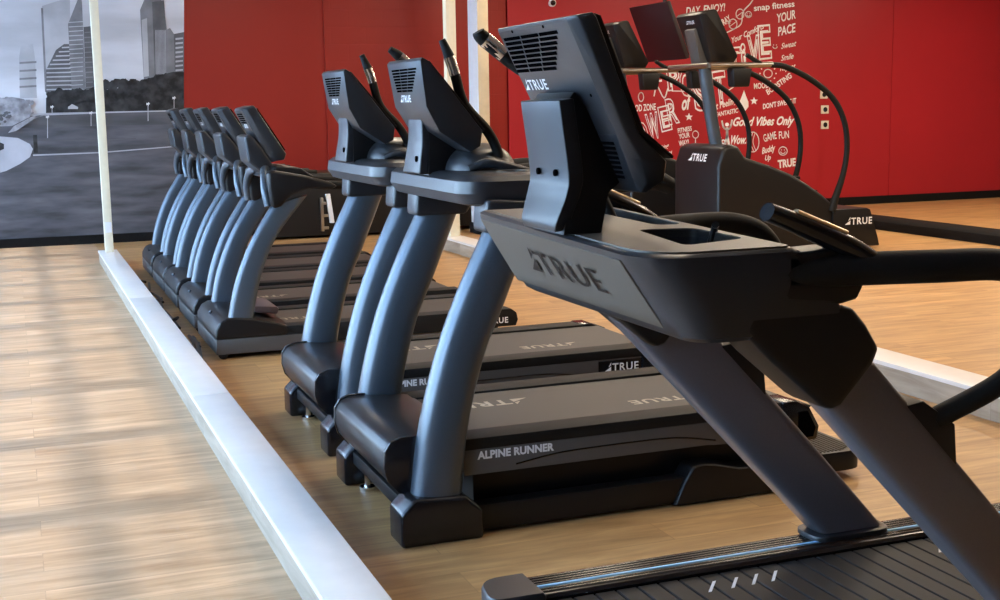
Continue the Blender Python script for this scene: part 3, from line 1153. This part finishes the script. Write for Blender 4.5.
    for s in (-1, 1):
        mb = MB()
        ys = [.282, .282, .288]
        prof = [(.278, .10), (.278, .205), (.286, .214)]
        k = .292
        while k < .40:
            prof += [(k, .2155), (k + .004, .2195), (k + .010, .2195), (k + .0135, .2155)]
            k += .0155
        prof += [(.414, .214), (.420, .205), (.420, .10)]
        rg = []
        for x in (1.17, 1.60, 2.2, 2.8, 3.30):
            rg.append([(x, yc + s * a, z_) for a, z_ in prof])
        mb.rings(rg)
        rl = mb.build('side_rail', M['gloss'], root, off, 20)
        mb = MB()
        mb.box(1.175, 3.29, yc + s * .3275 - .0045, yc + s * .3275 + .0045, .2150, .2215, 0)
        mb.build('light_stripe', M['stripe'], rl, off)
        mb = MB()
        ec = round_poly([(1.035, yc + s * .272), (1.19, yc + s * .272), (1.19, yc + s * .430), (1.06, yc + s * .430)], [.05, .005, .005, .08], 6)
        if s < 0:
            ec = ec[::-1]
        mb.rings([[(a, b_, .06) for a, b_ in ec], [(a, b_, .214) for a, b_ in ec], [(1.12 + (a - 1.12) * .93, yc + s * .35 + (b_ - yc - s * .35) * .93, .2235) for a, b_ in ec]])
        mb.build('rail_end_cap', M['shell'], root, off)
    mb = MB()
    mb.prism([(1.06, .05), (1.20, .03), (1.20, .185), (1.13, .20), (1.07, .16)], yc - .28, yc + .28, .012, 3)
    mb.build('front_cover', M['black'], root, off)
    mb = MB()
    mb.prism([(3.28, .05), (3.40, .06), (3.41, .15), (3.36, .205), (3.28, .21)], yc - .42, yc + .42, .012, 3)
    mb.build('rear_cover', M['black'], root, off)
    return root


slat_treadmill()


def reclined_console(root, off, yc):
    # steep back plate that runs into a slab leaning well back towards the runner
    prof = [(1.300, 1.606), (1.308, 1.619), (1.330, 1.606), (1.530, 1.366), (1.524, 1.312), (1.488, 1.292), (1.372, 1.366), (1.322, 1.452)]
    w = [.205, .203, .203, .180, .172, .165, .175, .190]
    mb = MB()
    mb.rings([[(x, yc - q_, z) for (x, z), q_ in zip(prof, w)], [(x, yc + q_, z) for (x, z), q_ in zip(prof, w)]], True, .007, 2)
    sh = mb.build('console_shell', M['shell'], root, off)
    h = MB()
    h.prism([(1.335, 1.606), (1.342, 1.606), (1.540, 1.370), (1.534, 1.362)], yc - .178, yc + .178, .002)
    h.build('screen_bezel', M['black'], root, off)
    g_ = MB()
    g_.prism([(1.3495, 1.594), (1.3515, 1.596), (1.5285, 1.385), (1.5265, 1.383)], yc - .155, yc + .155)
    g_.build('screen', M['screen'], root, off)
    top = Vector((1.300, yc, 1.606))
    bx = Vector((1.322 - 1.300, 0, 1.452 - 1.606)).normalized()
    upv = -bx
    nrm = Vector((0, -1, 0)).cross(upv).normalized()

    def slot(v, u0, u1, s0, s1):
        P = [top + Vector((0, -u0, 0)) + bx * s0, top + Vector((0, -u1, 0)) + bx * s0, top + Vector((0, -u1, 0)) + bx * s1, top + Vector((0, -u0, 0)) + bx * s1]
        v.rings([[p_ - nrm * .004 for p_ in P], [p_ + nrm * .0012 for p_ in P]])
    v = MB()
    for r in range(8):
        l, rt = -.155 + .004 * r, .150 - .012 * r
        for c_ in range(3):
            slot(v, l + (rt - l) * c_ / 3 + .004, l + (rt - l) * (c_ + 1) / 3 - .004, .022 + r * .0105, .029 + r * .0105)
    v.build('vent_grille', M['hole'], sh, off)
    lg = MB()
    logo_into(lg, top + Vector((0, .095, 0)) + bx * .138, UY, upv, .024, depth=.002, width=.10)
    lg.build('logo', M['white'], sh, off)
    return sh


# ------------------------------------------------------------------ treadmills with rounded hood and horn grips (two)
def horn_treadmill():
    yc = 4.33
    off = (1.1, yc, 0)
    root = empty('treadmill', off)
    NY, FY = yc - .40, yc + .40
    # curved uprights
    Ls = [(1.170, .135), (1.205, .38), (1.268, .62), (1.345, .82), (1.455, 1.045)]
    Rs = [(1.345, .125), (1.375, .375), (1.437, .615), (1.515, .795), (1.620, 1.045)]
    for s in (-1, 1):
        yy = yc + s * .385
        mb = MB()
        mb.blade(Ls, Rs, yy, .058, 28, 2.6, 8)
        u = mb.build('upright', M['frame'], root, off, 60)
        mb = MB()
        cl = [(1.432, 1.035), (1.642, 1.035), (1.70, 1.13), (1.44, 1.15)]
        mb.prism(cl, yy - .066, yy + .066, .018, 3)
        mb.cyl((1.47, yy - .067, 1.085), (1.47, yy - .060, 1.085), .009, 10)
        mb.build('upright_collar', M['shell'], u, off, 45)
        mb = MB()
        ft = [(1.115, 0), (1.405, 0), (1.405, .10), (1.345, .155), (1.165, .165), (1.115, .115)]
        mb.prism(ft, yy - .075, yy + .075, .014, 3)
        mb.build('foot', M['gloss'], u, off, 45)
        # base rail with the raised rear hump
        mb = MB()
        mb.prism([(1.38, .012), (2.62, .012), (2.62, .09), (2.42, .103), (1.40, .103), (1.38, .09)], yy - .035, yy + .035, .006)
        br_ = mb.build('base_rail', M['black'], root, off)
        mb = MB()
        mb.prism([(2.15, .004), (2.19, .09), (2.225, .142), (2.27, .15), (2.32, .143), (2.42, .118), (2.52, .115), (2.75, .115), (2.80, .06), (2.80, .004)], yy - .05, yy + .05, .012, 3)
        mb.build('base_skirt', M['black'], br_, off)
    # motor hood
    mb = MB()
    hp = [(1.20, .155), (1.135, .17), (1.105, .21), (1.092, .255), (1.095, .305), (1.115, .335), (1.150, .348), (1.24, .349), (1.36, .338), (1.40, .33), (1.40, .22)]
    mb.prism(hp, yc - .352, yc + .352, .010, 2)
    hood = mb.build('motor_hood', M['hood'], root, off, 45)
    for s in (-1, 1):
        mb = MB()
        hp2 = [(1.21, .145), (1.14, .16), (1.102, .205), (1.089, .255), (1.092, .31), (1.113, .341), (1.150, .354), (1.24, .355), (1.30, .348), (1.30, .145)]
        mb.prism(hp2, yc + s * .352 - .008, yc + s * .352 + .008, .003)
        mb.build('hood_end', M['gloss'], hood, off, 45)
    mb = MB()
    mb.box(1.15, 1.21, yc - .32, yc + .32, .085, .135, .006)
    mb.build('front_beam', M['black'], root, off)
    for s in (-1, 1):
        mb = MB()
        mb.cyl((1.185, yc + s * .24, .012), (1.185, yc + s * .24, .09), .012, 12)
        mb.cyl((1.185, yc + s * .24, 0), (1.185, yc + s * .24, .014), .032, 18)
        mb.build('levelling_foot', M['chrome'], root, off)
    # deck
    mb = MB()
    mb.box(1.36, 2.70, yc - .34, yc + .34, .215, .318, .004)
    mb.build('deck', M['black'], root, off)
    mb = MB()
    pts = [(1.33, yc - .27), (2.71, yc - .27), (2.71, yc + .27), (1.33, yc + .27)]
    fr = [(1.40 - .07 * (1 - (t / 6.0) ** 2), yc + .27 * t / 6.0) for t in range(6, -7, -1)]
    pl_ = fr + [(2.71, yc - .27), (2.71, yc + .27)]
    mb.rings([[(a, b_, .316) for a, b_ in pl_], [(a, b_, .326) for a, b_ in pl_]])
    belt = mb.build('running_belt', M['belt'], root, off)
    lg = MB()
    logo_into(lg, (1.80, yc + .12, .3262), (-1, 0, 0), (0, -1, 0), .075)
    lg.build('logo', M['tan'], belt, off)
    lg = MB()
    logo_into(lg, (2.42, yc - .10, .3262), (-1, 0, 0), (0, -1, 0), .06)
    lg.build('logo', M['tan'], belt, off)
    for s in (-1, 1):
        mb = MB()
        mb.prism([(1.36, .292), (2.72, .292), (2.76, .31), (2.68, .336), (1.36, .333)], yc + s * .335 - .062, yc + s * .335 + .062, .006)
        rail = mb.build('side_rail', M['rubber'], root, off)
        mb = MB()
        mb.prism([(1.36, .205), (2.30, .207), (2.50, .195), (2.60, .21), (2.66, .293), (1.36, .293)], yc + s * .386 - .010, yc + s * .386 + .004 * s, .003)
        pan = mb.build('side_panel', M['side'], root, off)
        if s < 0:
            face = yc - .386 - .010
            mb = MB()
            text_into(mb, 'ALPINE RUNNER', (1.408, face, .259), (1, 0, 0), (0, 0, 1), .026, bold=.045, space=1.02, width=.285, depth=.001)
            mb.build('lettering', M['white'], pan, off)
            mb = MB()
            logo_into(mb, (2.43, face, .236), (1, 0, 0), (0, 0, 1), .036, depth=.001)
            mb.build('logo', M['white'], pan, off)
            mb = MB()
            mb.tube([(1.55, face, .226), (1.70, face, .2465), (1.85, face, .252), (2.1, face, .253), (2.22, face, .244), (2.34, face, .222)], .003, 8, 6)
            mb.build('moulded_line', M['gloss'], pan, off)
            mb = MB()
            mb.box(2.40, 2.655, face - .0004, face + .002, .212, .287)
            mb.build('badge', M['gloss'], pan, off)
        mb = MB()
        mb.prism([(2.62, .18), (2.775, .18), (2.785, .232), (2.74, .31), (2.68, .339), (2.62, .339)], yc + s * .34 - .068, yc + s * .34 + .068, .010, 2)
        cap = mb.build('rear_cap', M['gloss'], root, off)
        mb = MB()
        fy = yc + s * (.34 + .069)
        mb.prism([(2.69, .195), (2.755, .195), (2.765, .23), (2.73, .295), (2.69, .295)], fy - .002, fy + .002)
        mb.build('cap_inset', M['hole'], cap, off)
    mb = MB()
    mb.cyl((2.70, yc - .29, .275), (2.70, yc + .29, .275), .045, 24)
    mb.build('rear_roller', M['belt'], root, off)
    mb = MB()
    mb.prism([(1.42, .03), (2.62, .03), (2.66, .19), (1.42, .205)], yc - .31, yc + .31, .01)
    mb.build('lift_frame', M['black'], root, off)
    # rear step
    mb = MB()
    st = round_poly([(2.66, yc - .385), (3.02, yc - .385), (3.02, yc + .385), (2.66, yc + .385)], [.02, .09, .09, .02], 6)
    mb.rings([[(a, b_, .035) for a, b_ in st], [(a, b_, .095) for a, b_ in st], [(2.83 + (a - 2.83) * .96, yc + (b_ - yc) * .985, .108) for a, b_ in st]])
    stp = mb.build('rear_step', M['black'], root, off)
    mb = MB()
    x = 2.68
    while x < 2.99:
        e = .36 if x < 2.92 else .36 - (x - 2.92) * .7
        mb.box(x, x + .010, yc - e, yc + e, .106, .112, .002, 1)
        x += .018
    mb.build('step_tread', M['step'], stp, off)
    # ---- console body: slim rounded slab with near and far shoulders
    def ring(z, f_, r_, hw, rad):
        pl2 = [(f_, yc + hw), (f_, yc - hw), (r_, yc - hw), (r_, yc + hw)]
        return [(p_[0], p_[1], z) for p_ in round_poly(pl2, [rad * .35, rad, .05, .05], 7)]
    mb = MB()
    mb.rings([ring(1.122, 1.41, 1.72, .40, .09), ring(1.130, 1.382, 1.735, .425, .10), ring(1.165, 1.360, 1.74, .44, .11), ring(1.205, 1.366, 1.735, .44, .11), ring(1.222, 1.385, 1.72, .425, .10), ring(1.228, 1.41, 1.70, .40, .09)])
    body = mb.build('console_body', M['shell'], root, off, 50)
    cb = MB()
    for s in (-1, 1):
        cb.cyl((1.60, yc + s * .29, 1.13), (1.60, yc + s * .29, 1.35), .046, 28)
    bmesh.ops.translate(cb.bm, verts=cb.bm.verts, vec=(-off[0], -off[1], 0))
    cut(body, cb)
    mb = MB()
    mb.dome((1.565, yc, 1.215), .135, .175, .105, 32, 12, 2.6)
    mb.build('console_hump', M['shell'], root, off, 60)
    for s in (-1, 1):
        mb = MB()
        mb.tube([(1.475, yc + s * .185, 1.235), (1.54, yc + s * .205, 1.255), (1.62, yc + s * .215, 1.235), (1.70, yc + s * .235, 1.215)], [.014, .018, .02, .014], 10, 5)
        mb.build('console_ridge', M['shell'], root, off, 60)
    for s in (-1, 1):
        mb = MB()
        n = 28
        rg = []
        for r_, z_ in ((.046, 1.222), (.047, 1.231), (.060, 1.232), (.064, 1.226), (.046, 1.222)):
            rg.append([(1.60 + r_ * math.cos(2 * math.pi * i / n), yc + s * .29 + r_ * math.sin(2 * math.pi * i / n), z_) for i in range(n)])
        mb.rings(rg, False)
        mb.build('cup_holder_rim', M['tray'], root, off, 60)
    # handrails
    for s in (-1, 1):
        def Y(v):
            return yc + s * v
        mb = MB()
        mb.tube([(1.66, Y(.385), 1.165), (1.80, Y(.41), 1.17), (1.95, Y(.43), 1.185), (2.06, Y(.43), 1.19), (2.13, Y(.425), 1.165)], [.042, .04, .036, .036, .030], 16, 6)
        mb.build('handrail', M['rubber'], root, off, 60)
        mb = MB()
        hy = .20 if s < 0 else .245
        if s < 0:
            hp_ = [(1.60, Y(.13), 1.245), (1.60, Y(.135), 1.29), (1.560, Y(.14), 1.365), (1.478, Y(.14), 1.456), (1.446, Y(.14), 1.556), (1.425, Y(.14), 1.62), (1.400, Y(.14), 1.678)]
        else:
            hp_ = [(1.60, Y(.17), 1.245), (1.57, Y(.18), 1.30), (1.48, Y(.19), 1.46), (1.40, Y(.20), 1.585), (1.348, Y(.20), 1.635), (1.312, Y(.20), 1.662)]
        mb.tube(hp_, [.016, .018, .018, .018, .018, .019, .012], 14, 6)
        hn = mb.build('horn_handle', M['rubber'], root, off, 60)
        mb = MB()
        if s < 0:
            mb.tube([(1.445, Y(.14), 1.560), (1.4360, Y(.14), 1.59), (1.425, Y(.14), 1.62)], .0195, 14, 4)
        else:
            mb.tube([(1.396, Y(.20), 1.590), (1.372, Y(.20), 1.614), (1.348, Y(.20), 1.635)], .0200, 14, 4)
        mb.build('pulse_sensor', M['chrome'], hn, off)
    # neck: bright plate with dark brace behind
    mb = MB()
    mb.prism([(1.372, 1.20), (1.375, 1.33), (1.372, 1.455), (1.40, 1.45), (1.47, 1.35), (1.51, 1.29), (1.47, 1.20)], yc - .045, yc + .105, .005)
    mb.build('neck', M['black'], root, off)
    mb = MB()
    cen = catmull([(1.338, 0, 1.215), (1.342, 0, 1.26), (1.350, 0, 1.34), (1.346, 0, 1.460)], 6)
    rg = []
    for i, p_ in enumerate(cen):
        f_ = i / (len(cen) - 1)
        hw = .105 - .030 * f_
        y0_ = yc + .065 - .035 * f_ 
        rg.append([(p_.x, y0_ - hw, p_.z), (p_.x, y0_ + hw, p_.z), (p_.x + .034, y0_ + hw, p_.z), (p_.x + .034, y0_ - hw, p_.z)])
    mb.rings(rg, True, .008, 3)
    npl = mb.build('neck_plate', M['shell'], root, off, 50)
    mb = MB()
    mb.cyl((1.338, yc + .0, 1.268), (1.350, yc + .0, 1.268), .011, 12)
    mb.build('bolt', M['hole'], npl, off)
    reclined_console(root, off, yc)
    return root


t = horn_treadmill()
G2 = 'rounded-hood treadmills with horn grips beside the screen'
tag(t, 'second treadmill from the front, rounded black hood, white lettering fully readable along its side', 'treadmill', G2)
t2 = copy_tree(t)
t2.location = (1.135, 5.53, 0)
for ch in [k_ for k_ in t2.children if k_.name.startswith('horn_handle')]:
    if ch.data.vertices[0].co.y > 0:      # the photo shows only the near horn of this one
        for k_ in list(ch.children):
            bpy.data.objects.remove(k_)
        bpy.data.objects.remove(ch)
tag(t2, 'third treadmill from the front, horn-grip console standing against the plain red wall', 'treadmill', G2)


# ------------------------------------------------------------------ five far treadmills with bowed arms
def bowed_treadmill():
    yc = 7.80
    off = (1.1, yc, 0)
    root = empty('treadmill', off)
    # bowed uprights
    Ls = [(1.112, .20), (1.168, .437), (1.262, .665), (1.405, .895)]
    Rs = [(1.258, .19), (1.325, .477), (1.43, .71), (1.62, .945)]
    for s in (-1, 1):
        yy = yc + s * .345
        mb = MB()
        mb.blade(Ls, Rs, yy, .042, 24, 3.4, 8)
        mb.build('upright', M['frame'], root, off, 60)
        # moulded shoulder that runs into the handrail
        mb = MB()
        sh = [(1.385, 1.085), (1.42, 1.10), (1.60, 1.065), (1.76, 1.018), (1.80, .992), (1.76, .975), (1.62, .985), (1.52, .955), (1.455, .885), (1.41, .872), (1.395, .90), (1.385, .99)]
        mb.prism(sh, yy - .055, yy + .055, .020, 3)
        so = mb.build('shoulder', M['black'], root, off, 50)
        mb = MB()
        mb.tube([(1.74, yy, 1.0), (1.90, yy, .992), (2.06, yy, .985)], .026, 12, 4)
        mb.build('handrail', M['rubber'], so, off, 60)
        mb = MB()
        mb.tube([(1.388, yy - s * .01, .885), (1.378, yy - s * .03, .97), (1.39, yc + s * .25, 1.06), (1.42, yc + s * .12, 1.10)], [.022, .024, .026, .03], 14, 6)
        mb.build('yoke_arm', M['frame'], so, off, 60)
    mb = MB()
    mb.prism([(1.40, 1.045), (1.45, 1.12), (1.60, 1.105), (1.68, 1.05), (1.62, 1.02)], yc - .30, yc + .30, .014, 3)
    mb.build('console_tray', M['black'], root, off)
    # pod on the back of the screen
    mb = MB()
    pod_n = [(1.297, 1.292), (1.335, 1.306), (1.395, 1.235), (1.475, 1.10), (1.468, 1.055), (1.425, 1.05), (1.318, 1.14)]
    mb.prism(pod_n, yc - .155, yc + .155, .014, 3)
    mb.build('screen_pod', M['shell'], root, off, 45)
    # screen slab
    mb = MB()
    def ring(xb, zb, xf, zf, hw):
        a, c_ = Vector((xb, 0, zb)), Vector((xf, 0, zf))
        P = []
        for (u, v) in ((0, -hw + .02), (.35, -hw), (.95, -hw), (1, -hw + .01), (1, hw - .01), (.95, hw), (.35, hw), (0, hw - .02)):
            pt = a + (c_ - a) * u
            P.append((pt.x, yc + v, pt.z))
        return P
    mb.rings([ring(1.44, 1.135, 1.535, 1.150, .15), ring(1.428, 1.16, 1.548, 1.185, .155), ring(1.369, 1.285, 1.465, 1.315, .16), ring(1.292, 1.448, 1.368, 1.470, .165), ring(1.300, 1.462, 1.360, 1.478, .155)], True, .004, 2)
    ss = mb.build('console_shell', M['shell'], root, off)
    d = Vector((1.44 - 1.292, 0, 1.135 - 1.448)).normalized()
    nrm = Vector((0, -1, 0)).cross(-d).normalized()
    top = Vector((1.292, yc, 1.448))
    v = MB()
    for r in range(5):
        for (u0, u1) in ((-.09, -.005), (.005, .09)):
            P = [top + Vector((0, -u0, 0)) + d * (.02 + r * .014), top + Vector((0, -u1, 0)) + d * (.02 + r * .014), top + Vector((0, -u1, 0)) + d * (.029 + r * .014), top + Vector((0, -u0, 0)) + d * (.029 + r * .014)]
            v.rings([[p_ - nrm * .004 for p_ in P], [p_ + nrm * .0015 for p_ in P]])
    v.build('vent_grille', M['hole'], ss, off)
    lg = MB()
    logo_into(lg, top + Vector((0, .045, 0)) + d * .115, UY, -d, .024, depth=.002)
    lg.build('logo', M['white'], ss, off)
    g_ = MB()
    g_.prism([(1.538, 1.205), (1.378, 1.458), (1.384, 1.462), (1.545, 1.208)], yc - .14, yc + .14)
    g_.build('screen', M['screen'], root, off)
    # hood, skirt, wheels
    mb = MB()
    hp = [(1.034, .118), (1.038, .175), (1.065, .222), (1.105, .242), (1.16, .243), (1.25, .232), (1.40, .195), (1.53, .145), (1.54, .118)]
    mb.prism(hp, yc - .40, yc + .40, .016, 3)
    hood = mb.build('motor_hood', M['black'], root, off, 45)
    mb = MB()
    mb.tube([(1.062, yc - .02, .222), (1.072, yc, .231), (1.062, yc + .02, .222)], .006, 8, 4)
    mb.build('hood_badge', M['frame'], hood, off)
    mb = MB()
    mb.prism([(1.036, .028), (1.58, .028), (1.58, .118), (1.036, .118)], yc - .402, yc + .402, .006)
    mb.build('skirt', M['side'], root, off)
    mb = MB()
    mb.prism([(1.30, .235), (1.44, .215), (1.455, .245), (1.44, .262), (1.30, .275)], yc - .20, yc + .20, .01, 2)
    mb.build('hood_lip', M['mauve'], hood, off)
    for x in (1.075, 1.45):
        for s in (-1, 1):
            mb = MB()
            mb.cyl((x, yc + s * .385 - .015, .029), (x, yc + s * .385 + .015, .029), .029, 18, bev=.004)
            mb.build('wheel', M['rubber'], root, off)
    # deck
    mb = MB()
    mb.box(1.50, 2.86, yc - .34, yc + .34, .06, .155, .005)
    mb.build('deck', M['black'], root, off)
    mb = MB()
    mb.box(1.42, 2.87, yc - .265, yc + .265, .150, .163)
    bl = mb.build('running_belt', M['belt'], root, off)
    lg = MB()
    logo_into(lg, (1.74, yc - .05, .1632), (-1, 0, 0), (0, -1, 0), .07)
    lg.build('logo', M['tan'], bl, off)
    for s in (-1, 1):
        mb = MB()
        mb.prism([(1.45, .06), (2.93, .06), (2.945, .10), (2.935, .145), (2.90, .172), (1.45, .172)], yc + s * .335 - .065, yc + s * .335 + .065, .008, 2)
        rl = mb.build('side_rail', M['rubber'], root, off)
        if s < 0:
            lg = MB()
            logo_into(lg, (2.70, yc - .40, .085), (1, 0, 0), (0, 0, 1), .036, depth=.0012)
            lg.build('logo', M['white'], rl, off)
        mb = MB()
        mb.cyl((2.80, yc + s * .33, 0), (2.80, yc + s * .33, .07), .03, 14)
        mb.build('rear_foot', M['rubber'], root, off)
    return root


t = bowed_treadmill()
G3 = 'bowed-arm treadmills at the far end of the row'
tag(t, 'nearest of the five bowed-arm treadmills at the far end, its whole grey skirt in view', 'treadmill', G3)
labs = ['second nearest of the five bowed-arm treadmills, just behind the one with the open grey skirt',
        'middle one of the five bowed-arm treadmills at the far end of the row',
        'second farthest of the five bowed-arm treadmills, screen top against the red wall',
        'farthest of the five bowed-arm treadmills, standing against the grey skyline mural']
for dy, lab in zip((1.00, 1.97, 2.87, 3.83), labs):
    c_ = copy_tree(t)
    c_.location = (1.1 + .004 * dy, 7.80 + dy, 0)
    tag(c_, lab, 'treadmill', G3)


# ------------------------------------------------------------------ stair climbers
def stair_climber():
    yc, x0 = 10.73, 6.15
    off = (x0, yc, 0)
    root = empty('stair_climber', off)
    hw = .40
    # shroud
    mb = MB()
    pr = [(6.15, .03), (6.15, .86), (6.20, 1.02), (6.27, 1.05), (6.36, 1.045), (6.44, .935), (6.70, .855), (6.94, .765), (7.13, .665), (7.31, .55), (7.47, .42), (7.52, .36), (7.52, .03)]
    mb.prism(pr, yc - hw, yc + hw + .05, .035, 3)
    sh = mb.build('shroud', M['black'], root, off, 40)
    mb = MB()
    mb.prism([(6.16, .87), (6.205, 1.028), (6.275, 1.06), (6.355, 1.055), (6.43, .945), (6.40, .87)], yc - hw + .06, yc + hw - .06, .03, 3)
    mb.build('shroud_cap', M['shell'], sh, off, 40)
    lg = MB()
    upv = Vector((.045, 0, .16)).normalized()
    logo_into(lg, (6.166, yc + .20, .895), UY, upv, .070, depth=.006)
    lg.build('logo', M['white'], sh, off)
    # rear base with the name
    mb = MB()
    mb.prism([(7.42, .02), (7.98, .02), (7.96, .10), (7.86, .385), (7.82, .40), (7.42, .40)], yc - .42, yc + .42, .012, 2)
    bs = mb.build('rear_base', M['black'], root, off)
    lg = MB()
    logo_into(lg, (7.56, yc - .42, .245), (1, 0, 0), (0, 0, 1), .066, depth=.002)
    lg.build('logo', M['white'], bs, off)
    for i in range(3):
        mb = MB()
        mb.box(7.30 - .20 * i, 7.52 - .20 * i, yc - .30, yc + .30, .42 + .14 * i, .45 + .14 * i, .006)
        mb.build('step', M['rubber'], root, off)
    # mast
    mb = MB()
    mb.tube([(6.365, yc, .98), (6.30, yc, 1.30), (6.215, yc, 1.80)], .062, 18, 1)
    mb.build('mast', M['frame'], root, off, 60)
    # handlebar loop
    RZ = 1.79
    mb = MB()
    mb.tube([(6.05, yc - .37, RZ), (6.05, yc + .37, RZ)], .026, 14, 1)
    mb.build('cross_bar', M['steel'], root, off, 60)
    for s in (-1, 1):
        yy = yc + s * .39
        mb = MB()
        mb.tube([(6.05, yy, RZ), (6.40, yy, RZ), (6.72, yy, RZ + .005)], .027, 14, 1)
        rl = mb.build('top_rail', M['steel'], root, off, 60)
        mb = MB()
        mb.tube([(6.70, yy, RZ + .003), (6.86, yy, 1.775), (7.14, yy, 1.66), (7.40, yy, 1.48), (7.545, yy, 1.25), (7.585, yy, 1.0), (7.55, yy, .75), (7.46, yy, .50), (7.42, yy, .38)], [.027, .028, .028, .028, .027, .027, .028, .036, .045], 14, 6)
        mb.build('side_rail', M['rubber'], root, off, 60)
        mb = MB()
        mb.tube([(6.62, yy, RZ), (6.52, yy, RZ + .05), (6.44, yy, RZ + .095)], [.022, .022, .020], 12, 4)
        mb.build('rail_grip', M['rubber'], rl, off, 60)
        mb = MB()
        mb.prism([(6.28, RZ - .20), (6.44, RZ - .20), (6.47, RZ - .03), (6.26, RZ - .03)], yy - .06, yy + .06, .015, 2)
        mb.build('control_pod', M['black'], rl, off)
    # console
    mb = MB()
    def ring(xb, zb, xf, zf, w_):
        return [(xb, yc - w_ + .03, zb), (xb + (xf - xb) * .3, yc - w_, zb + (zf - zb) * .3), (xf, yc - w_, zf), (xf, yc + w_, zf), (xb + (xf - xb) * .3, yc + w_, zb + (zf - zb) * .3), (xb, yc + w_ - .03, zb)]
    mb.rings([ring(6.20, 1.83, 6.42, 1.82, .20), ring(6.18, 1.87, 6.45, 1.88, .22), ring(6.03, 2.26, 6.20, 2.30, .25), ring(6.05, 2.285, 6.18, 2.31, .24)], True, .006, 2)
    cs = mb.build('console', M['black'], root, off)
    mb = MB()
    mb.prism([(6.13, 1.80), (6.045, 2.13), (6.09, 2.15), (6.22, 1.82)], yc - .09, yc + .09, .012, 2)
    mb.build('console_mount', M['side'], cs, off)
    lg = MB()
    dd = Vector((6.03 - 6.18, 0, 2.26 - 1.87)).normalized()
    logo_into(lg, (6.058, yc + .06, 2.185), UY, dd, .032, depth=.004)
    lg.build('logo', M['white'], cs, off)
    g_ = MB()
    g_.prism([(6.447, 1.90), (6.205, 2.275), (6.212, 2.28), (6.455, 1.905)], yc - .19, yc + .19)
    g_.build('screen', M['screen'], cs, off)
    return root


t = stair_climber()
G4 = 'stair climbers before the lettered mural'
tag(t, 'nearer black stair climber with big rounded shroud in full view and long curved handrails', 'stair climber', G4)
t2 = copy_tree(t)
t2.location = (6.02, 12.28, 0)
tag(t2, 'farther stair climber, mostly hidden behind the nearest treadmill screen, left of the other climber', 'stair climber', G4)

# wide display hanging from the ceiling between the climbers' consoles
tv = empty('television', (6.98, 13.1, 2.25), 'dark flat display with painted red reflection hanging tilted between the two stair climber consoles', 'television')
mb = MB()
mb.prism([(-.135, .31), (-.09, .32), (.16, -.30), (.115, -.315)], -.46, .46, .008)
mb.build('display_case', M['screen_back'], tv)
mb = MB()
mb.prism([(.162, -.275), (-.082, .30), (-.078, .302), (.166, -.273)], -.44, .44)
mb.build('screen', M['screen'], tv)
mb = MB()
mb.tube([(0.05, 0, .02), (0.09, 0, .30), (.09, 0, CEIL - 2.26)], .022, 12, 1)
mb.build('ceiling_bracket', M['black'], tv)

# black rubber strip on the floor at the right
mb = MB()
mb.prism([(9.05, .0), (9.42, 0), (9.42, .10), (9.36, .125), (9.10, .125), (9.05, .10)], 2.0, 13.4, .02, 2)
tag(mb.build('floor_strip', M['base']), 'long low black rubber strip lying across the wooden floor at the right', 'floor strip')

# ------------------------------------------------------------------ dark storage rack and bench by the back wall
rk = empty('equipment_rack', (3.1, 14.35, 0), 'low black equipment rack with brown padded top against the back wall', 'rack')
mb = MB()
mb.box(-.55, .95, -.28, .28, .03, .66, .01)
mb.build('cabinet', M['black'], rk)
mb = MB()
mb.box(-.60, 1.0, -.31, .31, .66, .74, .025, 3)
mb.build('padded_top', M['bench'], rk)
for x in (-.5, .9):
    mb = MB()
    mb.box(x - .03, x + .03, -.25, .25, 0, .03, .004)
    mb.build('foot', M['rubber'], rk)
bn = empty('weight_bench', (4.75, 14.35, 0), 'black weight bench seen between the treadmill arms, left of the wide column', 'bench')
mb = MB()
mb.box(-.45, .45, -.25, .25, .36, .46, .03, 3)
mb.build('seat_pad', M['black'], bn)
mb = MB()
mb.box(-.40, .40, -.20, .20, .05, .355, .01)
mb.build('frame', M['black'], bn)
mb = MB()
for s in (-1, 1):
    mb.box(s * .36 - .03, s * .36 + .03, -.24, .24, 0, .05, .006)
mb.build('foot', M['steel'], bn)
mb = MB()
mb.prism([(.205, .17), (.255, .17), (.215, .50), (.165, .50)], -.33, -.285, .005)
mb.build('side_post', M['white_paint'], rk)
mb = MB()
mb.box(.10, .135, -.325, -.285, .08, .46, .004)
for z in (.10, .24, .38):
    mb.box(.10, .19, -.32, -.29, z, z + .03, .004)
mb.build('side_ladder', M['steel'], rk)

# ------------------------------------------------------------------ power cords between the kerb and the far treadmills
for i, (y0, lab) in enumerate(((7.75, 'loose brown power cord on the floor before the nearest of the bowed treadmills'),
                               (8.8, 'loose brown power cord on the floor before the second of the bowed treadmills'),
                               (9.8, 'loose brown power cord on the floor before the middle bowed treadmill'),
                               (10.75, 'loose brown power cord on the floor before the second farthest bowed treadmill'))):
    rnd = random.Random(i + 4)
    mb = MB()
    pts = [(0.99, y0 + .1, .03)]
    for k in range(9):
        pts.append((rnd.uniform(.915, .985), y0 + rnd.uniform(-.32, .32) + (k - 4) * .05, rnd.uniform(.012, .05)))
    mb.tube(pts, .010, 8, 5)
    tag(mb.build('power_cord', M['bench']), lab, 'power cord', 'power cords behind the left kerb')
